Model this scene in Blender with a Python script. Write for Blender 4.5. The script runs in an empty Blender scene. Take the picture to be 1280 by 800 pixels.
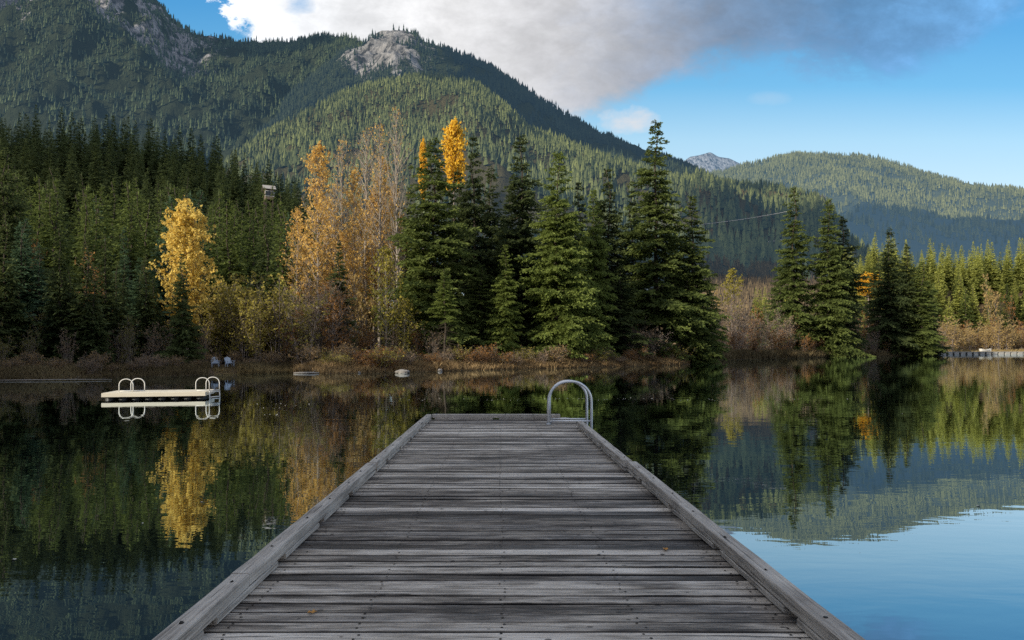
import bpy, math, random
import numpy as np
from mathutils import Vector, Matrix

R = math.radians
sc = bpy.context.scene
C = sc.collection
DENOISE = False
rng = np.random.default_rng(7)
random.seed(7)

# ---------------------------------------------------------------- bearings
F, CX, HY, EYE = 860.0, 624.0, 434.0, 2.0      # focal length (px of a 1280 frame), bearing of +Y, horizon row, eye height

def X(px, D): return (px - CX) / F * D
def Z(py, D): return EYE + (HY - py) / F * D

SUN_AZ, SUN_EL = R(50), R(19)                    # sun behind the camera's left shoulder
SUNV = np.array([-math.sin(SUN_AZ) * math.cos(SUN_EL), -math.cos(SUN_AZ) * math.cos(SUN_EL), math.sin(SUN_EL)])

# ---------------------------------------------------------------- numpy noise
_perm = np.random.default_rng(3).random((256, 256))
def vnoise(x, y):
    x = np.asarray(x, float); y = np.asarray(y, float)
    xi = np.floor(x).astype(int); yi = np.floor(y).astype(int)
    fx = x - xi; fy = y - yi
    fx = fx * fx * (3 - 2 * fx); fy = fy * fy * (3 - 2 * fy)
    a = _perm[xi % 256, yi % 256]; b = _perm[(xi + 1) % 256, yi % 256]
    c = _perm[xi % 256, (yi + 1) % 256]; d = _perm[(xi + 1) % 256, (yi + 1) % 256]
    return (a * (1 - fx) + b * fx) * (1 - fy) + (c * (1 - fx) + d * fx) * fy
def fbm(x, y, o=5, g=.5):
    s = 0; a = 1; t = 0
    for i in range(o):
        s = s + a * vnoise(x * 2 ** i + 17.3 * i, y * 2 ** i + 9.1 * i); t += a; a *= g
    return s / t
def ridged(x, y, o=5):
    s = 0; a = 1; t = 0
    for i in range(o):
        s = s + a * (1 - np.abs(2 * vnoise(x * 2 ** i + 31.3 * i, y * 2 ** i + 5.1 * i) - 1)); t += a; a *= .5
    return s / t
def smooth(t):
    t = np.clip(t, 0, 1); return t * t * (3 - 2 * t)

# ---------------------------------------------------------------- meshes
def mesh_np(name, V, Fc, mat, smooth_=False, attrs=None):
    """V n x 3, Fc m x k (k the same for all faces) or a list of such arrays"""
    V = np.asarray(V, np.float32)
    if not isinstance(Fc, list): Fc = [Fc]
    Fc = [np.asarray(f, np.int32) for f in Fc if len(f)]
    me = bpy.data.meshes.new(name)
    me.vertices.add(len(V)); me.vertices.foreach_set('co', V.ravel())
    idx = np.concatenate([f.ravel() for f in Fc])
    tot = np.concatenate([np.full(len(f), f.shape[1], np.int32) for f in Fc])
    st = np.concatenate([[0], np.cumsum(tot)[:-1]]).astype(np.int32)
    me.loops.add(len(idx)); me.loops.foreach_set('vertex_index', idx)
    me.polygons.add(len(tot)); me.polygons.foreach_set('loop_start', st)
    try: me.polygons.foreach_set('loop_total', tot)
    except Exception: pass
    me.polygons.foreach_set('use_smooth', np.full(len(tot), smooth_))
    for k, v in (attrs or {}).items():
        v = np.asarray(v, np.float32)
        if v.ndim == 1:
            a = me.attributes.new(k, 'FLOAT', 'POINT'); a.data.foreach_set('value', v)
        else:
            a = me.attributes.new(k, 'FLOAT_COLOR', 'POINT'); a.data.foreach_set('color', np.c_[v, np.ones(len(v))].astype(np.float32).ravel())
    me.update(calc_edges=True); me.validate()
    me.materials.append(mat)
    return me

class MB:
    """collects verts/faces in Python lists"""
    def __init__(s): s.v = []; s.f = []
    def add(s, vs, fs):
        n = len(s.v); s.v += [tuple(v) for v in vs]; s.f += [tuple(i + n for i in f) for f in fs]
    def box(s, c, d, rz=0, M=None):
        hx, hy, hz = d[0] / 2, d[1] / 2, d[2] / 2
        vs = [Vector((x * hx, y * hy, z * hz)) for x in (-1, 1) for y in (-1, 1) for z in (-1, 1)]
        m = Matrix.Rotation(rz, 3, 'Z') if M is None else M
        vs = [m @ v + Vector(c) for v in vs]
        s.add(vs, [(0, 1, 3, 2), (4, 6, 7, 5), (0, 4, 5, 1), (2, 3, 7, 6), (0, 2, 6, 4), (1, 5, 7, 3)])
    def tube(s, pts, r, n=8, caps=True):
        pts = [Vector(p) for p in pts]; rs = r if hasattr(r, '__len__') else [r] * len(pts)
        rings = []; up = None
        for i, p in enumerate(pts):
            t = (pts[min(i + 1, len(pts) - 1)] - pts[max(i - 1, 0)]).normalized()
            if up is None: up = t.orthogonal().normalized()
            up = (up - t * up.dot(t)).normalized(); w = t.cross(up)
            rings.append([p + (up * math.cos(2 * math.pi * k / n) + w * math.sin(2 * math.pi * k / n)) * rs[i] for k in range(n)])
        vs = [v for rg in rings for v in rg]; fs = []
        for i in range(len(pts) - 1):
            for k in range(n):
                fs.append((i * n + k, i * n + (k + 1) % n, (i + 1) * n + (k + 1) % n, (i + 1) * n + k))
        if caps: fs += [tuple(range(n - 1, -1, -1)), tuple((len(pts) - 1) * n + k for k in range(n))]
        s.add(vs, fs)
    def mesh(s, name, mat, smooth_=False, bevel=0):
        me = bpy.data.meshes.new(name); me.from_pydata(s.v, [], s.f); me.update()
        if smooth_: me.polygons.foreach_set('use_smooth', [True] * len(me.polygons))
        me.materials.append(mat)
        if bevel:
            import bmesh
            bm = bmesh.new(); bm.from_mesh(me)
            bmesh.ops.recalc_face_normals(bm, faces=bm.faces)
            bmesh.ops.bevel(bm, geom=list(bm.edges), offset=bevel, segments=2, affect='EDGES', clamp_overlap=True)
            bm.to_mesh(me); bm.free()
        return me

def link(name, me, parent=None, loc=None, rz=None, scale=None):
    o = bpy.data.objects.new(name, me); C.objects.link(o)
    if parent is not None: o.parent = parent
    if loc is not None: o.location = loc
    if rz is not None: o.rotation_euler = (0, 0, rz)
    if scale is not None: o.scale = scale
    return o
def tag(o, label=None, cat=None, group=None, kind=None):
    if label: o['label'] = label
    if cat: o['category'] = cat
    if group: o['group'] = group
    if kind: o['kind'] = kind
    return o
def thing(name, label, cat, loc=(0, 0, 0), rz=0, group=None, scale=None):
    o = link(name, None, None, loc, rz, scale); o.empty_display_size = .3
    return tag(o, label, cat, group)

# ---------------------------------------------------------------- materials
class NT:
    def __init__(s, name):
        s.m = bpy.data.materials.new(name); s.m.use_nodes = True
        s.t = s.m.node_tree; s.t.nodes.clear()
        s.out = s.t.nodes.new('ShaderNodeOutputMaterial')
    def n(s, typ, **kw):
        nd = s.t.nodes.new(typ)
        for k, v in kw.items():
            if k.startswith('i_'):
                key = k[2:]
                key = int(key) if key.isdigit() else key.replace('_', ' ')
                s.set(nd.inputs[key], v)
            else: setattr(nd, k, v)
        return nd
    def set(s, inp, v):
        if isinstance(v, bpy.types.NodeSocket): s.t.links.new(v, inp)
        elif isinstance(v, bpy.types.Node): s.t.links.new(v.outputs[0], inp)
        else:
            if isinstance(v, (tuple, list)) and len(v) == 3 and inp.type == 'RGBA': v = (*v, 1)
            inp.default_value = v
    def math(s, op, a, b=None, c=None, clamp=False):
        nd = s.t.nodes.new('ShaderNodeMath'); nd.operation = op; nd.use_clamp = clamp
        s.set(nd.inputs[0], a)
        if b is not None: s.set(nd.inputs[1], b)
        if c is not None: s.set(nd.inputs[2], c)
        return nd.outputs[0]
    def mix(s, f, a, b, blend='MIX'):
        nd = s.t.nodes.new('ShaderNodeMix'); nd.data_type = 'RGBA'; nd.blend_type = blend
        s.set(nd.inputs[0], f); s.set(nd.inputs[6], a); s.set(nd.inputs[7], b)
        return nd.outputs[2]
    def ramp(s, f, stops, interp='LINEAR'):
        nd = s.t.nodes.new('ShaderNodeValToRGB'); nd.color_ramp.interpolation = interp
        s.set(nd.inputs[0], f)
        e = nd.color_ramp.elements
        while len(e) < len(stops): e.new(.5)
        for el, (p, c) in zip(e, stops):
            el.position = p; el.color = (c, c, c, 1) if not hasattr(c, '__len__') else (*c, 1)
        return nd.outputs[0]
    def noise(s, vec, scale, detail=4, rough=.5, dist=0):
        nd = s.t.nodes.new('ShaderNodeTexNoise'); nd.inputs['Scale'].default_value = scale
        nd.inputs['Detail'].default_value = detail; nd.inputs['Roughness'].default_value = rough
        nd.inputs['Distortion'].default_value = dist
        if vec is not None: s.t.links.new(vec, nd.inputs['Vector'])
        return nd.outputs[0]
    def mapping(s, vec, scale=(1, 1, 1), loc=(0, 0, 0)):
        nd = s.t.nodes.new('ShaderNodeMapping'); nd.inputs['Scale'].default_value = scale; nd.inputs['Location'].default_value = loc
        s.t.links.new(vec, nd.inputs['Vector']); return nd.outputs[0]
    def finish(s, sh):
        s.t.links.new(sh if isinstance(sh, bpy.types.NodeSocket) else sh.outputs[0], s.out.inputs['Surface']); return s.m

HAZE = (0.13, 0.26, 0.42)  # airlight colour, put into far slopes as a glow of the surface
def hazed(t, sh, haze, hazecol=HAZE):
    """air between the viewer's lake and a distant slope: painted in as a fixed share of bluish emission"""
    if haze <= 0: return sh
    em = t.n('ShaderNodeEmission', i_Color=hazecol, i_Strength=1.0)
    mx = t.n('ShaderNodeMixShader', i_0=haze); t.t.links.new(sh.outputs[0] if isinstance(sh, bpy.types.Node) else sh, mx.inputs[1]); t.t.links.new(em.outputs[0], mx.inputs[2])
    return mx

def foliage_mat(name, dark, light, transl=.35, haze=0, tip=None):
    t = NT(name)
    oi = t.n('ShaderNodeObjectInfo'); at = t.n('ShaderNodeAttribute', attribute_name='tint')
    geo = t.n('ShaderNodeNewGeometry')
    nz = t.noise(geo.outputs['Position'], .45, 3, .6)
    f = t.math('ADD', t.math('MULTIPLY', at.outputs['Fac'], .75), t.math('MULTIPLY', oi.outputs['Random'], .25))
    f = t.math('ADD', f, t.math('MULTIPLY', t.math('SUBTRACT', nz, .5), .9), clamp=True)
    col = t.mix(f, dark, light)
    d = t.n('ShaderNodeBsdfPrincipled', i_Base_Color=col, i_Roughness=.65)
    d.inputs['Specular IOR Level'].default_value = .12
    tr = t.n('ShaderNodeBsdfTranslucent', i_Color=t.mix(.5, col, light))
    mx = t.n('ShaderNodeMixShader', i_0=transl); t.t.links.new(d.outputs[0], mx.inputs[1]); t.t.links.new(tr.outputs[0], mx.inputs[2])
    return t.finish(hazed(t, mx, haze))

def bark_mat(name, a, b, scale=6):
    t = NT(name); tc = t.n('ShaderNodeTexCoord')
    nz = t.noise(t.mapping(tc.outputs['Object'], (1, 1, .2)), scale, 5, .65)
    col = t.mix(nz, a, b)
    bp = t.n('ShaderNodeBump', i_Strength=.5, i_Distance=.03, i_Height=nz)
    d = t.n('ShaderNodeBsdfPrincipled', i_Base_Color=col, i_Roughness=.85, i_Normal=bp.outputs[0])
    d.inputs['Specular IOR Level'].default_value = .15
    return t.finish(d)

M = {}
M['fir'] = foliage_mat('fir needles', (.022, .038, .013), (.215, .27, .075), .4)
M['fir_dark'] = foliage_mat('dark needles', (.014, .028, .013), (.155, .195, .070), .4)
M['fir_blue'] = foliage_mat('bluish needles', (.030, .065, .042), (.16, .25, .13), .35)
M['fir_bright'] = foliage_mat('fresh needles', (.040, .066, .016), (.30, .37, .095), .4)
M['fir_lit'] = foliage_mat('sunlit green needles', (.035, .060, .018), (.60, .62, .16), .35)  # sunlit copy of the needles: brightness of the sun put into the colour
M['gold'] = foliage_mat('golden leaves', (.70, .46, .08), (1.0, .80, .24), .4)
M['goldbright'] = foliage_mat('bright yellow leaves', (.80, .43, .03), (1.0, .70, .09), .4)
M['orange'] = foliage_mat('orange leaves', (.46, .28, .07), (.95, .65, .20), .4)
M['rust'] = foliage_mat('dull rust leaves', (.16, .085, .03), (.42, .22, .07), .35)
M['olive'] = foliage_mat('olive leaves', (.13, .12, .03), (.50, .43, .10), .4)
M['yellowgreen'] = foliage_mat('yellow green leaves', (.14, .13, .02), (.48, .42, .08), .4)
M['tan'] = foliage_mat('tan leaves', (.24, .17, .07), (.62, .46, .19), .4)
M['greybrown'] = foliage_mat('withered leaves', (.15, .105, .065), (.40, .29, .18), .35)
M['dim'] = foliage_mat('dim leaves', (.04, .045, .018), (.24, .21, .06), .3)
M['brownbush'] = foliage_mat('brown bush leaves', (.13, .09, .045), (.42, .29, .14), .35)
M['bark'] = bark_mat('conifer bark', (.035, .028, .022), (.12, .10, .08))
M['bark_pale'] = bark_mat('pale bark', (.20, .17, .14), (.48, .43, .37))
M['bark_grey'] = bark_mat('grey bark', (.16, .135, .12), (.40, .34, .30))

# ---------------------------------------------------------------- conifers (unit: metres, tree of height H0, radius R0)
H0, R0 = 20.0, 3.2
def conifer_mesh(name, seed, mat, fine=0, lump=1.0, grade=0, dz=.42, nb=6, step=.34, spray=3, shape=.85, droop=.28, base=.04, irregular=.25, fat=1.0, base_dead=0):
    r = np.random.default_rng(seed)
    P = []; T = []; n0 = 0
    z = H0 * base; az = 0
    segs = []
    bi = 0
    gapn = r.random(40) * 6
    while z < H0 * .985:
        u = z / H0
        prof = (1 - u) ** shape * min(1, .55 + u * 3.2) * (1 + .12 * math.sin(u * 23 + seed))
        k = nb if u < .8 else max(3, nb - 1)
        sect = int(z / 1.3)
        for j in range(k):
            if r.random() < (.07 if u < .7 else .18): continue
            a = az + j * 2 * math.pi / k + r.normal(0, .25)
            L = R0 * prof * (1 - irregular + irregular * 2 * r.random() ** .8) * (1 + lump * (vnoise(math.cos(a) * 1.1 + seed * 3.3 + 40, math.sin(a) * 1.1 + z * .45 + 30) - .5)) * (1.25 if r.random() < .07 else 1) + .12
            p0 = .35 * u - .10 + r.normal(0, .15) + max(0, u - .8) * 2.2
            sag = droop * (1 - u * .6) * (.7 + .6 * r.random())
            segs.append((z + r.uniform(-.75, .75) * dz, a, L, p0, sag, u))
        az += 1.1 + r.normal(0, .3); z += dz * (1.15 - .35 * u)
    segs = np.array(segs)
    out_v = []; tint = []
    for (bz, a, L, p0, sag, u) in segs:
        m = max(2, int(L / step))
        t = (np.arange(m) + r.random(m) * .7 + .35) / m * .97
        if base_dead and u < base_dead and r.random() < .8: continue
        t = np.repeat(t, 2); side = np.tile([-1., 1.], m)
        ca, sa = math.cos(a), math.sin(a)
        rad = t * L; zz = bz + L * (p0 * t - sag * t * t + .5 * sag * t ** 3.2)
        bx = rad * ca; by = rad * sa
        tl = (.30 * L * (1 - .62 * t) + .22 * (1.1 - .75 * u)) * (.65 + .7 * r.random(len(t))) * fat
        fw = .65 + .35 * r.random(len(t))                     # forward sweep
        dx = ca * fw - sa * side * .8; dy = sa * fw + ca * side * .8; dzv = -.30 * r.random(len(t)) - .12 + u * .35
        d = np.stack([dx, dy, dzv], 1); d /= np.linalg.norm(d, axis=1)[:, None]
        b = np.stack([bx, by, zz], 1)
        shade = np.clip(.10 + .60 * t + r.normal(0, .15, len(t)) + r.normal(0, .16) + grade * (u - .55), 0, 1)  # lit tips and shaded inner and lower crown painted into the tint
        if fine:
            # needle sprays set along every side twig
            for q_ in np.linspace(.12, 1.0, fine):
                for s in (-1, 1, 0):
                    ang = s * r.uniform(.45, .95, len(t)); ln = np.clip(.13 + .34 * tl * (1.15 - q_ * .6), .12, .40) * r.uniform(.7, 1.3, len(t))
                    c_, s_ = np.cos(ang), np.sin(ang)
                    e = np.stack([d[:, 0] * c_ - d[:, 1] * s_, d[:, 0] * s_ + d[:, 1] * c_, d[:, 2] + r.normal(-.22, .42, len(t))], 1)
                    e /= np.linalg.norm(e, axis=1)[:, None]
                    pr = np.cross(e, r.normal(size=e.shape)); pr /= np.linalg.norm(pr, axis=1)[:, None]
                    w = (ln * .20)[:, None]
                    o = b + d * (tl * q_ * .95)[:, None]; o[:, 2] -= tl * q_ * q_ * .22
                    mid = o + e * (ln * .45)[:, None]; tip = o + e * ln[:, None]
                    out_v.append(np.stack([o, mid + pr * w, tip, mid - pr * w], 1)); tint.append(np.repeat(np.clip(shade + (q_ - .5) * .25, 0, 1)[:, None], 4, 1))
        for s in range(0 if fine else spray):
            ang = (s - (spray - 1) / 2) * .62 + r.normal(0, .12, len(t))
            ln = tl * (1 if s == (spray - 1) // 2 else .68)
            c_, s_ = np.cos(ang), np.sin(ang)
            e = np.stack([d[:, 0] * c_ - d[:, 1] * s_, d[:, 0] * s_ + d[:, 1] * c_, d[:, 2] + r.normal(-.06, .30, len(t))], 1)
            pr = np.stack([-e[:, 1], e[:, 0], r.normal(0, .9, len(t))], 1)
            pr /= np.linalg.norm(pr, axis=1)[:, None]
            w = (ln * .20 + .035)[:, None]
            o = b + e * (ln * .1 * s)[:, None]
            mid = o + e * (ln * .45)[:, None]
            tip = o + e * ln[:, None]; tip[:, 2] -= ln * .10
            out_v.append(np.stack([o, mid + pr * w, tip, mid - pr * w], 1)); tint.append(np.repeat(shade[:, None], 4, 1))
        # leader tuft along the limb itself
    V = np.concatenate(out_v).reshape(-1, 3); tn = np.concatenate(tint).ravel()
    # leader
    V = np.vstack([V, [[0, 0, H0 * .95], [.09, 0, H0 * .97], [0, 0, H0 * 1.0], [-.09, 0, H0 * .97]]]); tn = np.r_[tn, [.6] * 4]
    Fq = np.arange(len(V)).reshape(-1, 4)
    return mesh_np(name, V, Fq, mat, attrs={'tint': tn})

def conifer_trunk(name, seed, mat, limbs=40, low=.03, dead=0):
    r = random.Random(seed); b = MB()
    pts = [(r.uniform(-.05, .05) * i, r.uniform(-.05, .05) * i, H0 * i / 8 * .97) for i in range(9)]
    b.tube(pts, [.24 * (1 - i / 8.6) + .012 for i in range(9)], 8)
    for i in range(limbs):
        u = low + (.92 - low) * i / limbs; a = i * 2.4 + r.random(); L = R0 * (1 - u) * .75 * r.uniform(.7, 1.1)
        z = u * H0; x, y = 0, 0
        b.tube([(x, y, z), (math.cos(a) * L * .5, math.sin(a) * L * .5, z - .02 * L), (math.cos(a) * L, math.sin(a) * L, z - .1 * L)], [.045, .03, .01], 4, False)
    for i in range(dead):
        u = .03 + .42 * i / dead; a = i * 2.4 + r.random(); L = R0 * r.uniform(.5, 1.1)
        z = u * H0; p = Vector((0, 0, z)); d = Vector((math.cos(a), math.sin(a), -.25)).normalized(); q = p + d * L
        b.tube([p, p + d * L * .5, q], [.05, .03, .01], 3, False)
        for k in range(7):
            s = p + d * L * (.25 + .1 * k); e = s + Vector((r.uniform(-.5, .5), r.uniform(-.5, .5), r.uniform(-.9, .1)))
            b.tube([s, e], [.016, .006], 3, False)
    return b.mesh(name, mat, True)

CON = {}
def con(key, **kw):
    mat = kw.pop('mat'); tk = kw.pop('trunk', {})
    CON[key] = (conifer_trunk('conifer trunk', kw.get('seed', 1), M['bark'], **tk), conifer_mesh('conifer crown', mat=M[mat], name_=None, **kw) if False else conifer_mesh('conifer crown', kw.pop('seed', 1), M[mat], **kw))
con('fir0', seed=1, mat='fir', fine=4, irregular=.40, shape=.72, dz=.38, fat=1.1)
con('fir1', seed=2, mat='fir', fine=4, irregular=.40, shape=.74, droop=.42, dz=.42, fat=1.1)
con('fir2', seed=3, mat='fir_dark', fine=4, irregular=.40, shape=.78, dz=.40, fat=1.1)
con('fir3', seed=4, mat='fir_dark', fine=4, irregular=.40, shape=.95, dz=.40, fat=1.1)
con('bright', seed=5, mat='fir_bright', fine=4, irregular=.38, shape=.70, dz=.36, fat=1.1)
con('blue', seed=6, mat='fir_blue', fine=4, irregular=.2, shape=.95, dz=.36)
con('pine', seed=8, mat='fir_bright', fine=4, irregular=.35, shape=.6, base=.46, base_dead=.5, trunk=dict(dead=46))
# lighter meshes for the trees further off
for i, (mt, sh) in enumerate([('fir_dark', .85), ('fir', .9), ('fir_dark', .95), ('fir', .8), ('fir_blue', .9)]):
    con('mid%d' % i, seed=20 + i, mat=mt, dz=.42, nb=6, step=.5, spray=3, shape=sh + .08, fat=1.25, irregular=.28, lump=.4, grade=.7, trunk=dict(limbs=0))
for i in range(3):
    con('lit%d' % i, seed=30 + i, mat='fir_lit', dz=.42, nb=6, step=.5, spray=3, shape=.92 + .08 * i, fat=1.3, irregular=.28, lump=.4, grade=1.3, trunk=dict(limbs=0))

# ---------------------------------------------------------------- broadleaf trees and shrubs
def broadleaf(seed, H, zb, Rr, prof, nb, per, leaves, ls, barkm, leafm, stems=1, up=(.5, 1.1), twigs=5, r0=None, spread=.0, bare_top=0):
    """returns (wood mesh, leaf mesh); H height, zb crown base, Rr crown radius"""
    r = np.random.default_rng(seed); rp = random.Random(seed)
    wb = MB(); LV = []; TT = []; tw = []
    r0 = r0 or H * .0095
    for s in range(stems):
        aa = rp.uniform(0, 6.28); sp = spread * Rr * (rp.random() ** .6)
        hs = H * (1 if s == 0 else rp.uniform(.6, .95))
        tip = Vector((math.cos(aa) * sp, math.sin(aa) * sp, hs)) if stems > 1 else Vector((rp.uniform(-.2, .2), rp.uniform(-.2, .2), hs))
        root = Vector((math.cos(aa) * .12 * min(stems - 1, 3), math.sin(aa) * .12 * min(stems - 1, 3), 0))
        npt = 7; path = []
        for i in range(npt):
            q = i / (npt - 1); p = root.lerp(tip, q ** (1.0 if stems == 1 else 1.25)); p.z = hs * q
            p += Vector((rp.uniform(-1, 1), rp.uniform(-1, 1), 0)) * H * .006 * (i > 0); path.append(p)
        wb.tube(path, [r0 * (1 - .93 * i / (npt - 1)) * (1 if stems == 1 else .55) for i in range(npt)], 6 if stems == 1 else 4, False)
        nbs = max(3, nb // stems)
        for k in range(nbs):
            q = zb / H + (1 - zb / H) * ((k + rp.random()) / nbs) * .97
            f = q * (npt - 1); i = min(int(f), npt - 2); p = path[i].lerp(path[i + 1], f - i)
            uu = (q - zb / H) / (1 - zb / H)
            L = Rr * prof(uu) * rp.uniform(.65, 1.15) * (1 if stems == 1 else .6)
            a = k * 2.4 + rp.uniform(-.5, .5); el = rp.uniform(*up)
            d = Vector((math.cos(a) * math.cos(el), math.sin(a) * math.cos(el), math.sin(el)))
            bp = [p]; dd = d.copy()
            for g in range(4):
                dd = (dd + Vector((rp.uniform(-.2, .2), rp.uniform(-.2, .2), rp.uniform(-.05, .2)))).normalized()
                bp.append(bp[-1] + dd * L / 4 / max(.45, math.cos(el)) ** .6)
            br = r0 * .30 * (1 - q * .5)
            wb.tube(bp, [br, br * .75, br * .5, br * .35, br * .15], 4 if br > .03 else 3, False)
            for m in range(per):
                g = rp.uniform(.6, 4); i2 = min(int(g), 3); sp_ = bp[i2].lerp(bp[i2 + 1], g - i2)
                sd = (d * .6 + Vector((rp.gauss(0, .6), rp.gauss(0, .6), rp.gauss(.15, .45)))).normalized(); sl = L * rp.uniform(.18, .42) + .25
                tw.append((*sp_, *(sp_ + sd * sl), max(.006, br * .22)))
                for w in range(twigs):
                    q2 = rp.uniform(.2, 1); s2 = sp_ + sd * sl * q2; td = (sd + Vector((rp.gauss(0, .7), rp.gauss(0, .7), rp.gauss(.1, .5)))).normalized()
                    tl2 = sl * rp.uniform(.2, .5)
                    tw.append((*s2, *(s2 + td * tl2), max(.005, br * .12)))
                    nl = rp.random() * 2 * leaves
                    nl = int(nl) + (rp.random() < nl % 1)
                    if bare_top and uu > bare_top: nl = 0
                    for _ in range(nl):
                        c = s2 + td * tl2 * rp.uniform(.2, 1.1) + Vector((rp.gauss(0, .5), rp.gauss(0, .5), rp.gauss(0, .5))) * ls
                        LV.append(c); TT.append(min(1, max(0, .5 + rp.gauss(0, .28))))
    tw = np.array(tw)
    if len(tw):
        a = tw[:, :3]; b = tw[:, 3:6]; w = tw[:, 6:7]; d = b - a
        u = np.cross(d, r.normal(size=a.shape)); u /= np.linalg.norm(u, axis=1)[:, None] + 1e-9
        v = np.cross(d, u); v /= np.linalg.norm(v, axis=1)[:, None] + 1e-9
        V = np.stack([a + u * w, a - .5 * u * w + .86 * v * w, a - .5 * u * w - .86 * v * w, b], 1).reshape(-1, 3)
        n = len(wb.v); base = np.arange(len(a))[:, None] * 4 + n
        T3 = np.concatenate([base + [0, 1, 3], base + [1, 2, 3], base + [2, 0, 3]])
        wv = np.vstack([np.array([tuple(x) for x in wb.v]), V])
        q = np.array([f for f in wb.f if len(f) == 4])
        wood = mesh_np('tree wood', wv, [q, T3], barkm, True)
    else: wood = wb.mesh('tree wood', barkm, True)
    leaf = None
    if LV:
        c = np.array([tuple(x) for x in LV]); n = len(c)
        u = r.normal(size=(n, 3)); u /= np.linalg.norm(u, axis=1)[:, None]
        v = np.cross(u, r.normal(size=(n, 3))); v /= np.linalg.norm(v, axis=1)[:, None]
        s = ls * (.6 + .8 * r.random((n, 1)))
        V = np.stack([c - u * s, c + v * s * .62, c + u * s, c - v * s * .62], 1).reshape(-1, 3)
        leaf = mesh_np('leaves', V, np.arange(len(V)).reshape(-1, 4), leafm, attrs={'tint': np.repeat(TT, 4)})
    return wood, leaf

egg = lambda u: (math.sin(math.pi * min(1, (u * .92 + .08)) ** .75) ** .7) * .95 + .08
cone = lambda u: (1 - u) ** .75 * .95 + .1
col_ = lambda u: (.75 + .25 * math.sin(3 * u)) * (1 - u ** 5) + .08
BL = {}   # key: (H, R, wood, leaves)
def bl(key, H, Rr, *a, **k):
    w, l = broadleaf(a[0], H, a[1], Rr, *a[2:], **k); BL[key] = (H, Rr, w, l)
bl('cottonwood', 12, 2.6, 11, 2.6, egg, 90, 9, 2.3, .125, M['bark_grey'], M['gold'])
bl('aspen', 20, 1.5, 12, 14.3, egg, 70, 8, 2.6, .11, M['bark_grey'], M['goldbright'])
bl('golden0', 20, 2.2, 13, 5, col_, 85, 8, 1.25, .115, M['bark_pale'], M['orange'])
bl('golden1', 20, 2.2, 14, 4, col_, 85, 8, .95, .115, M['bark_pale'], M['orange'])
bl('bare0', 22, 2.6, 15, 6, col_, 70, 8, .10, .10, M['bark_pale'], M['orange'], up=(.7, 1.2), r0=.30)
bl('bare1', 22, 2.4, 16, 8, col_, 64, 8, .26, .10, M['bark_pale'], M['orange'], up=(.7, 1.2), r0=.26)
bl('birch', 10, 1.9, 17, 1.5, egg, 60, 7, .8, .12, M['bark_pale'], M['yellowgreen'])
bl('olive0', 7, 2.6, 18, .6, egg, 70, 6, .75, .11, M['bark_grey'], M['olive'], stems=7, spread=.75)
bl('olive1', 7, 2.6, 19, .6, egg, 70, 6, .5, .11, M['bark_grey'], M['olive'], stems=8, spread=.8)
bl('dim0', 7, 2.6, 18, .6, egg, 60, 6, .6, .11, M['bark_grey'], M['dim'], stems=7, spread=.75)
bl('dim1', 7, 2.6, 29, .6, egg, 60, 6, .4, .11, M['bark_grey'], M['greybrown'], stems=8, spread=.8)
bl('rust0', 8, 2.2, 21, 1.2, egg, 60, 7, .45, .12, M['bark_grey'], M['rust'], stems=3, spread=.5)
bl('grey0', 8, 2.8, 22, .6, egg, 80, 7, .12, .11, M['bark_grey'], M['greybrown'], stems=8, spread=.8, up=(.6, 1.2))
bl('grey1', 8, 2.6, 23, .8, egg, 80, 7, .22, .12, M['bark_grey'], M['greybrown'], stems=7, spread=.75, up=(.6, 1.2))
bl('tan0', 9, 2.8, 24, .8, egg, 70, 6, .5, .16, M['bark_grey'], M['tan'], stems=6, spread=.7)
bl('tan1', 9, 2.8, 25, .8, egg, 70, 6, .35, .16, M['bark_grey'], M['rust'], stems=6, spread=.7)
bl('low0', 1.6, 1.2, 26, .1, egg, 40, 5, .9, .06, M['bark_grey'], M['brownbush'], stems=9, spread=.9)
bl('low2', 1.6, 1.2, 36, .1, egg, 40, 5, 1.0, .06, M['bark_grey'], M['rust'], stems=9, spread=.9)
bl('low3', 1.6, 1.2, 37, .1, egg, 40, 5, 1.0, .06, M['bark_grey'], M['olive'], stems=9, spread=.9)
bl('low1', 1.6, 1.2, 27, .1, egg, 40, 5, .6, .06, M['bark_grey'], M['greybrown'], stems=9, spread=.9)

# ---------------------------------------------------------------- lake outline and ground
SH = [(-300, 34), (-100, 38), (0, 40), (60, 42), (120, 44), (180, 46.5), (260, 50), (330, 52.5), (362, 54), (380, 53), (430, 52.5), (470, 54), (500, 55.5), (560, 58), (630, 62), (700, 66), (780, 72), (850, 79), (868, 86), (876, 104), (920, 114), (1000, 128), (1050, 141), (1100, 150), (1160, 166), (1170, 185), (1180, 215), (1210, 226), (1300, 232), (1400, 232), (1700, 215), (2300, 170)]
LAKE = [(X(p, d), d) for p, d in SH]
LAKE += [(330, 120), (300, 40), (180, -10), (60, -22), (12, -12), (-10, -10), (-22, -26), (-36, -30), (-41, -18), (-43, -4), (-44, 8), (-42, 22)]
LP = np.array(LAKE)
def lake_sd(x, y):
    """signed distance to the lake's edge: positive on land"""
    x = np.asarray(x, float); y = np.asarray(y, float)
    best = np.full(x.shape, 1e9); inside = np.zeros(x.shape, bool)
    for i in range(len(LP)):
        ax, ay = LP[i]; bx, by = LP[(i + 1) % len(LP)]
        dx, dy = bx - ax, by - ay
        t = np.clip(((x - ax) * dx + (y - ay) * dy) / (dx * dx + dy * dy), 0, 1)
        best = np.minimum(best, np.hypot(x - ax - t * dx, y - ay - t * dy))
        if abs(by - ay) > 1e-9:
            inside ^= ((ay > y) != (by > y)) & (x < (bx - ax) * (y - ay) / (by - ay) + ax)
    return np.where(inside, -best, best)
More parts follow.
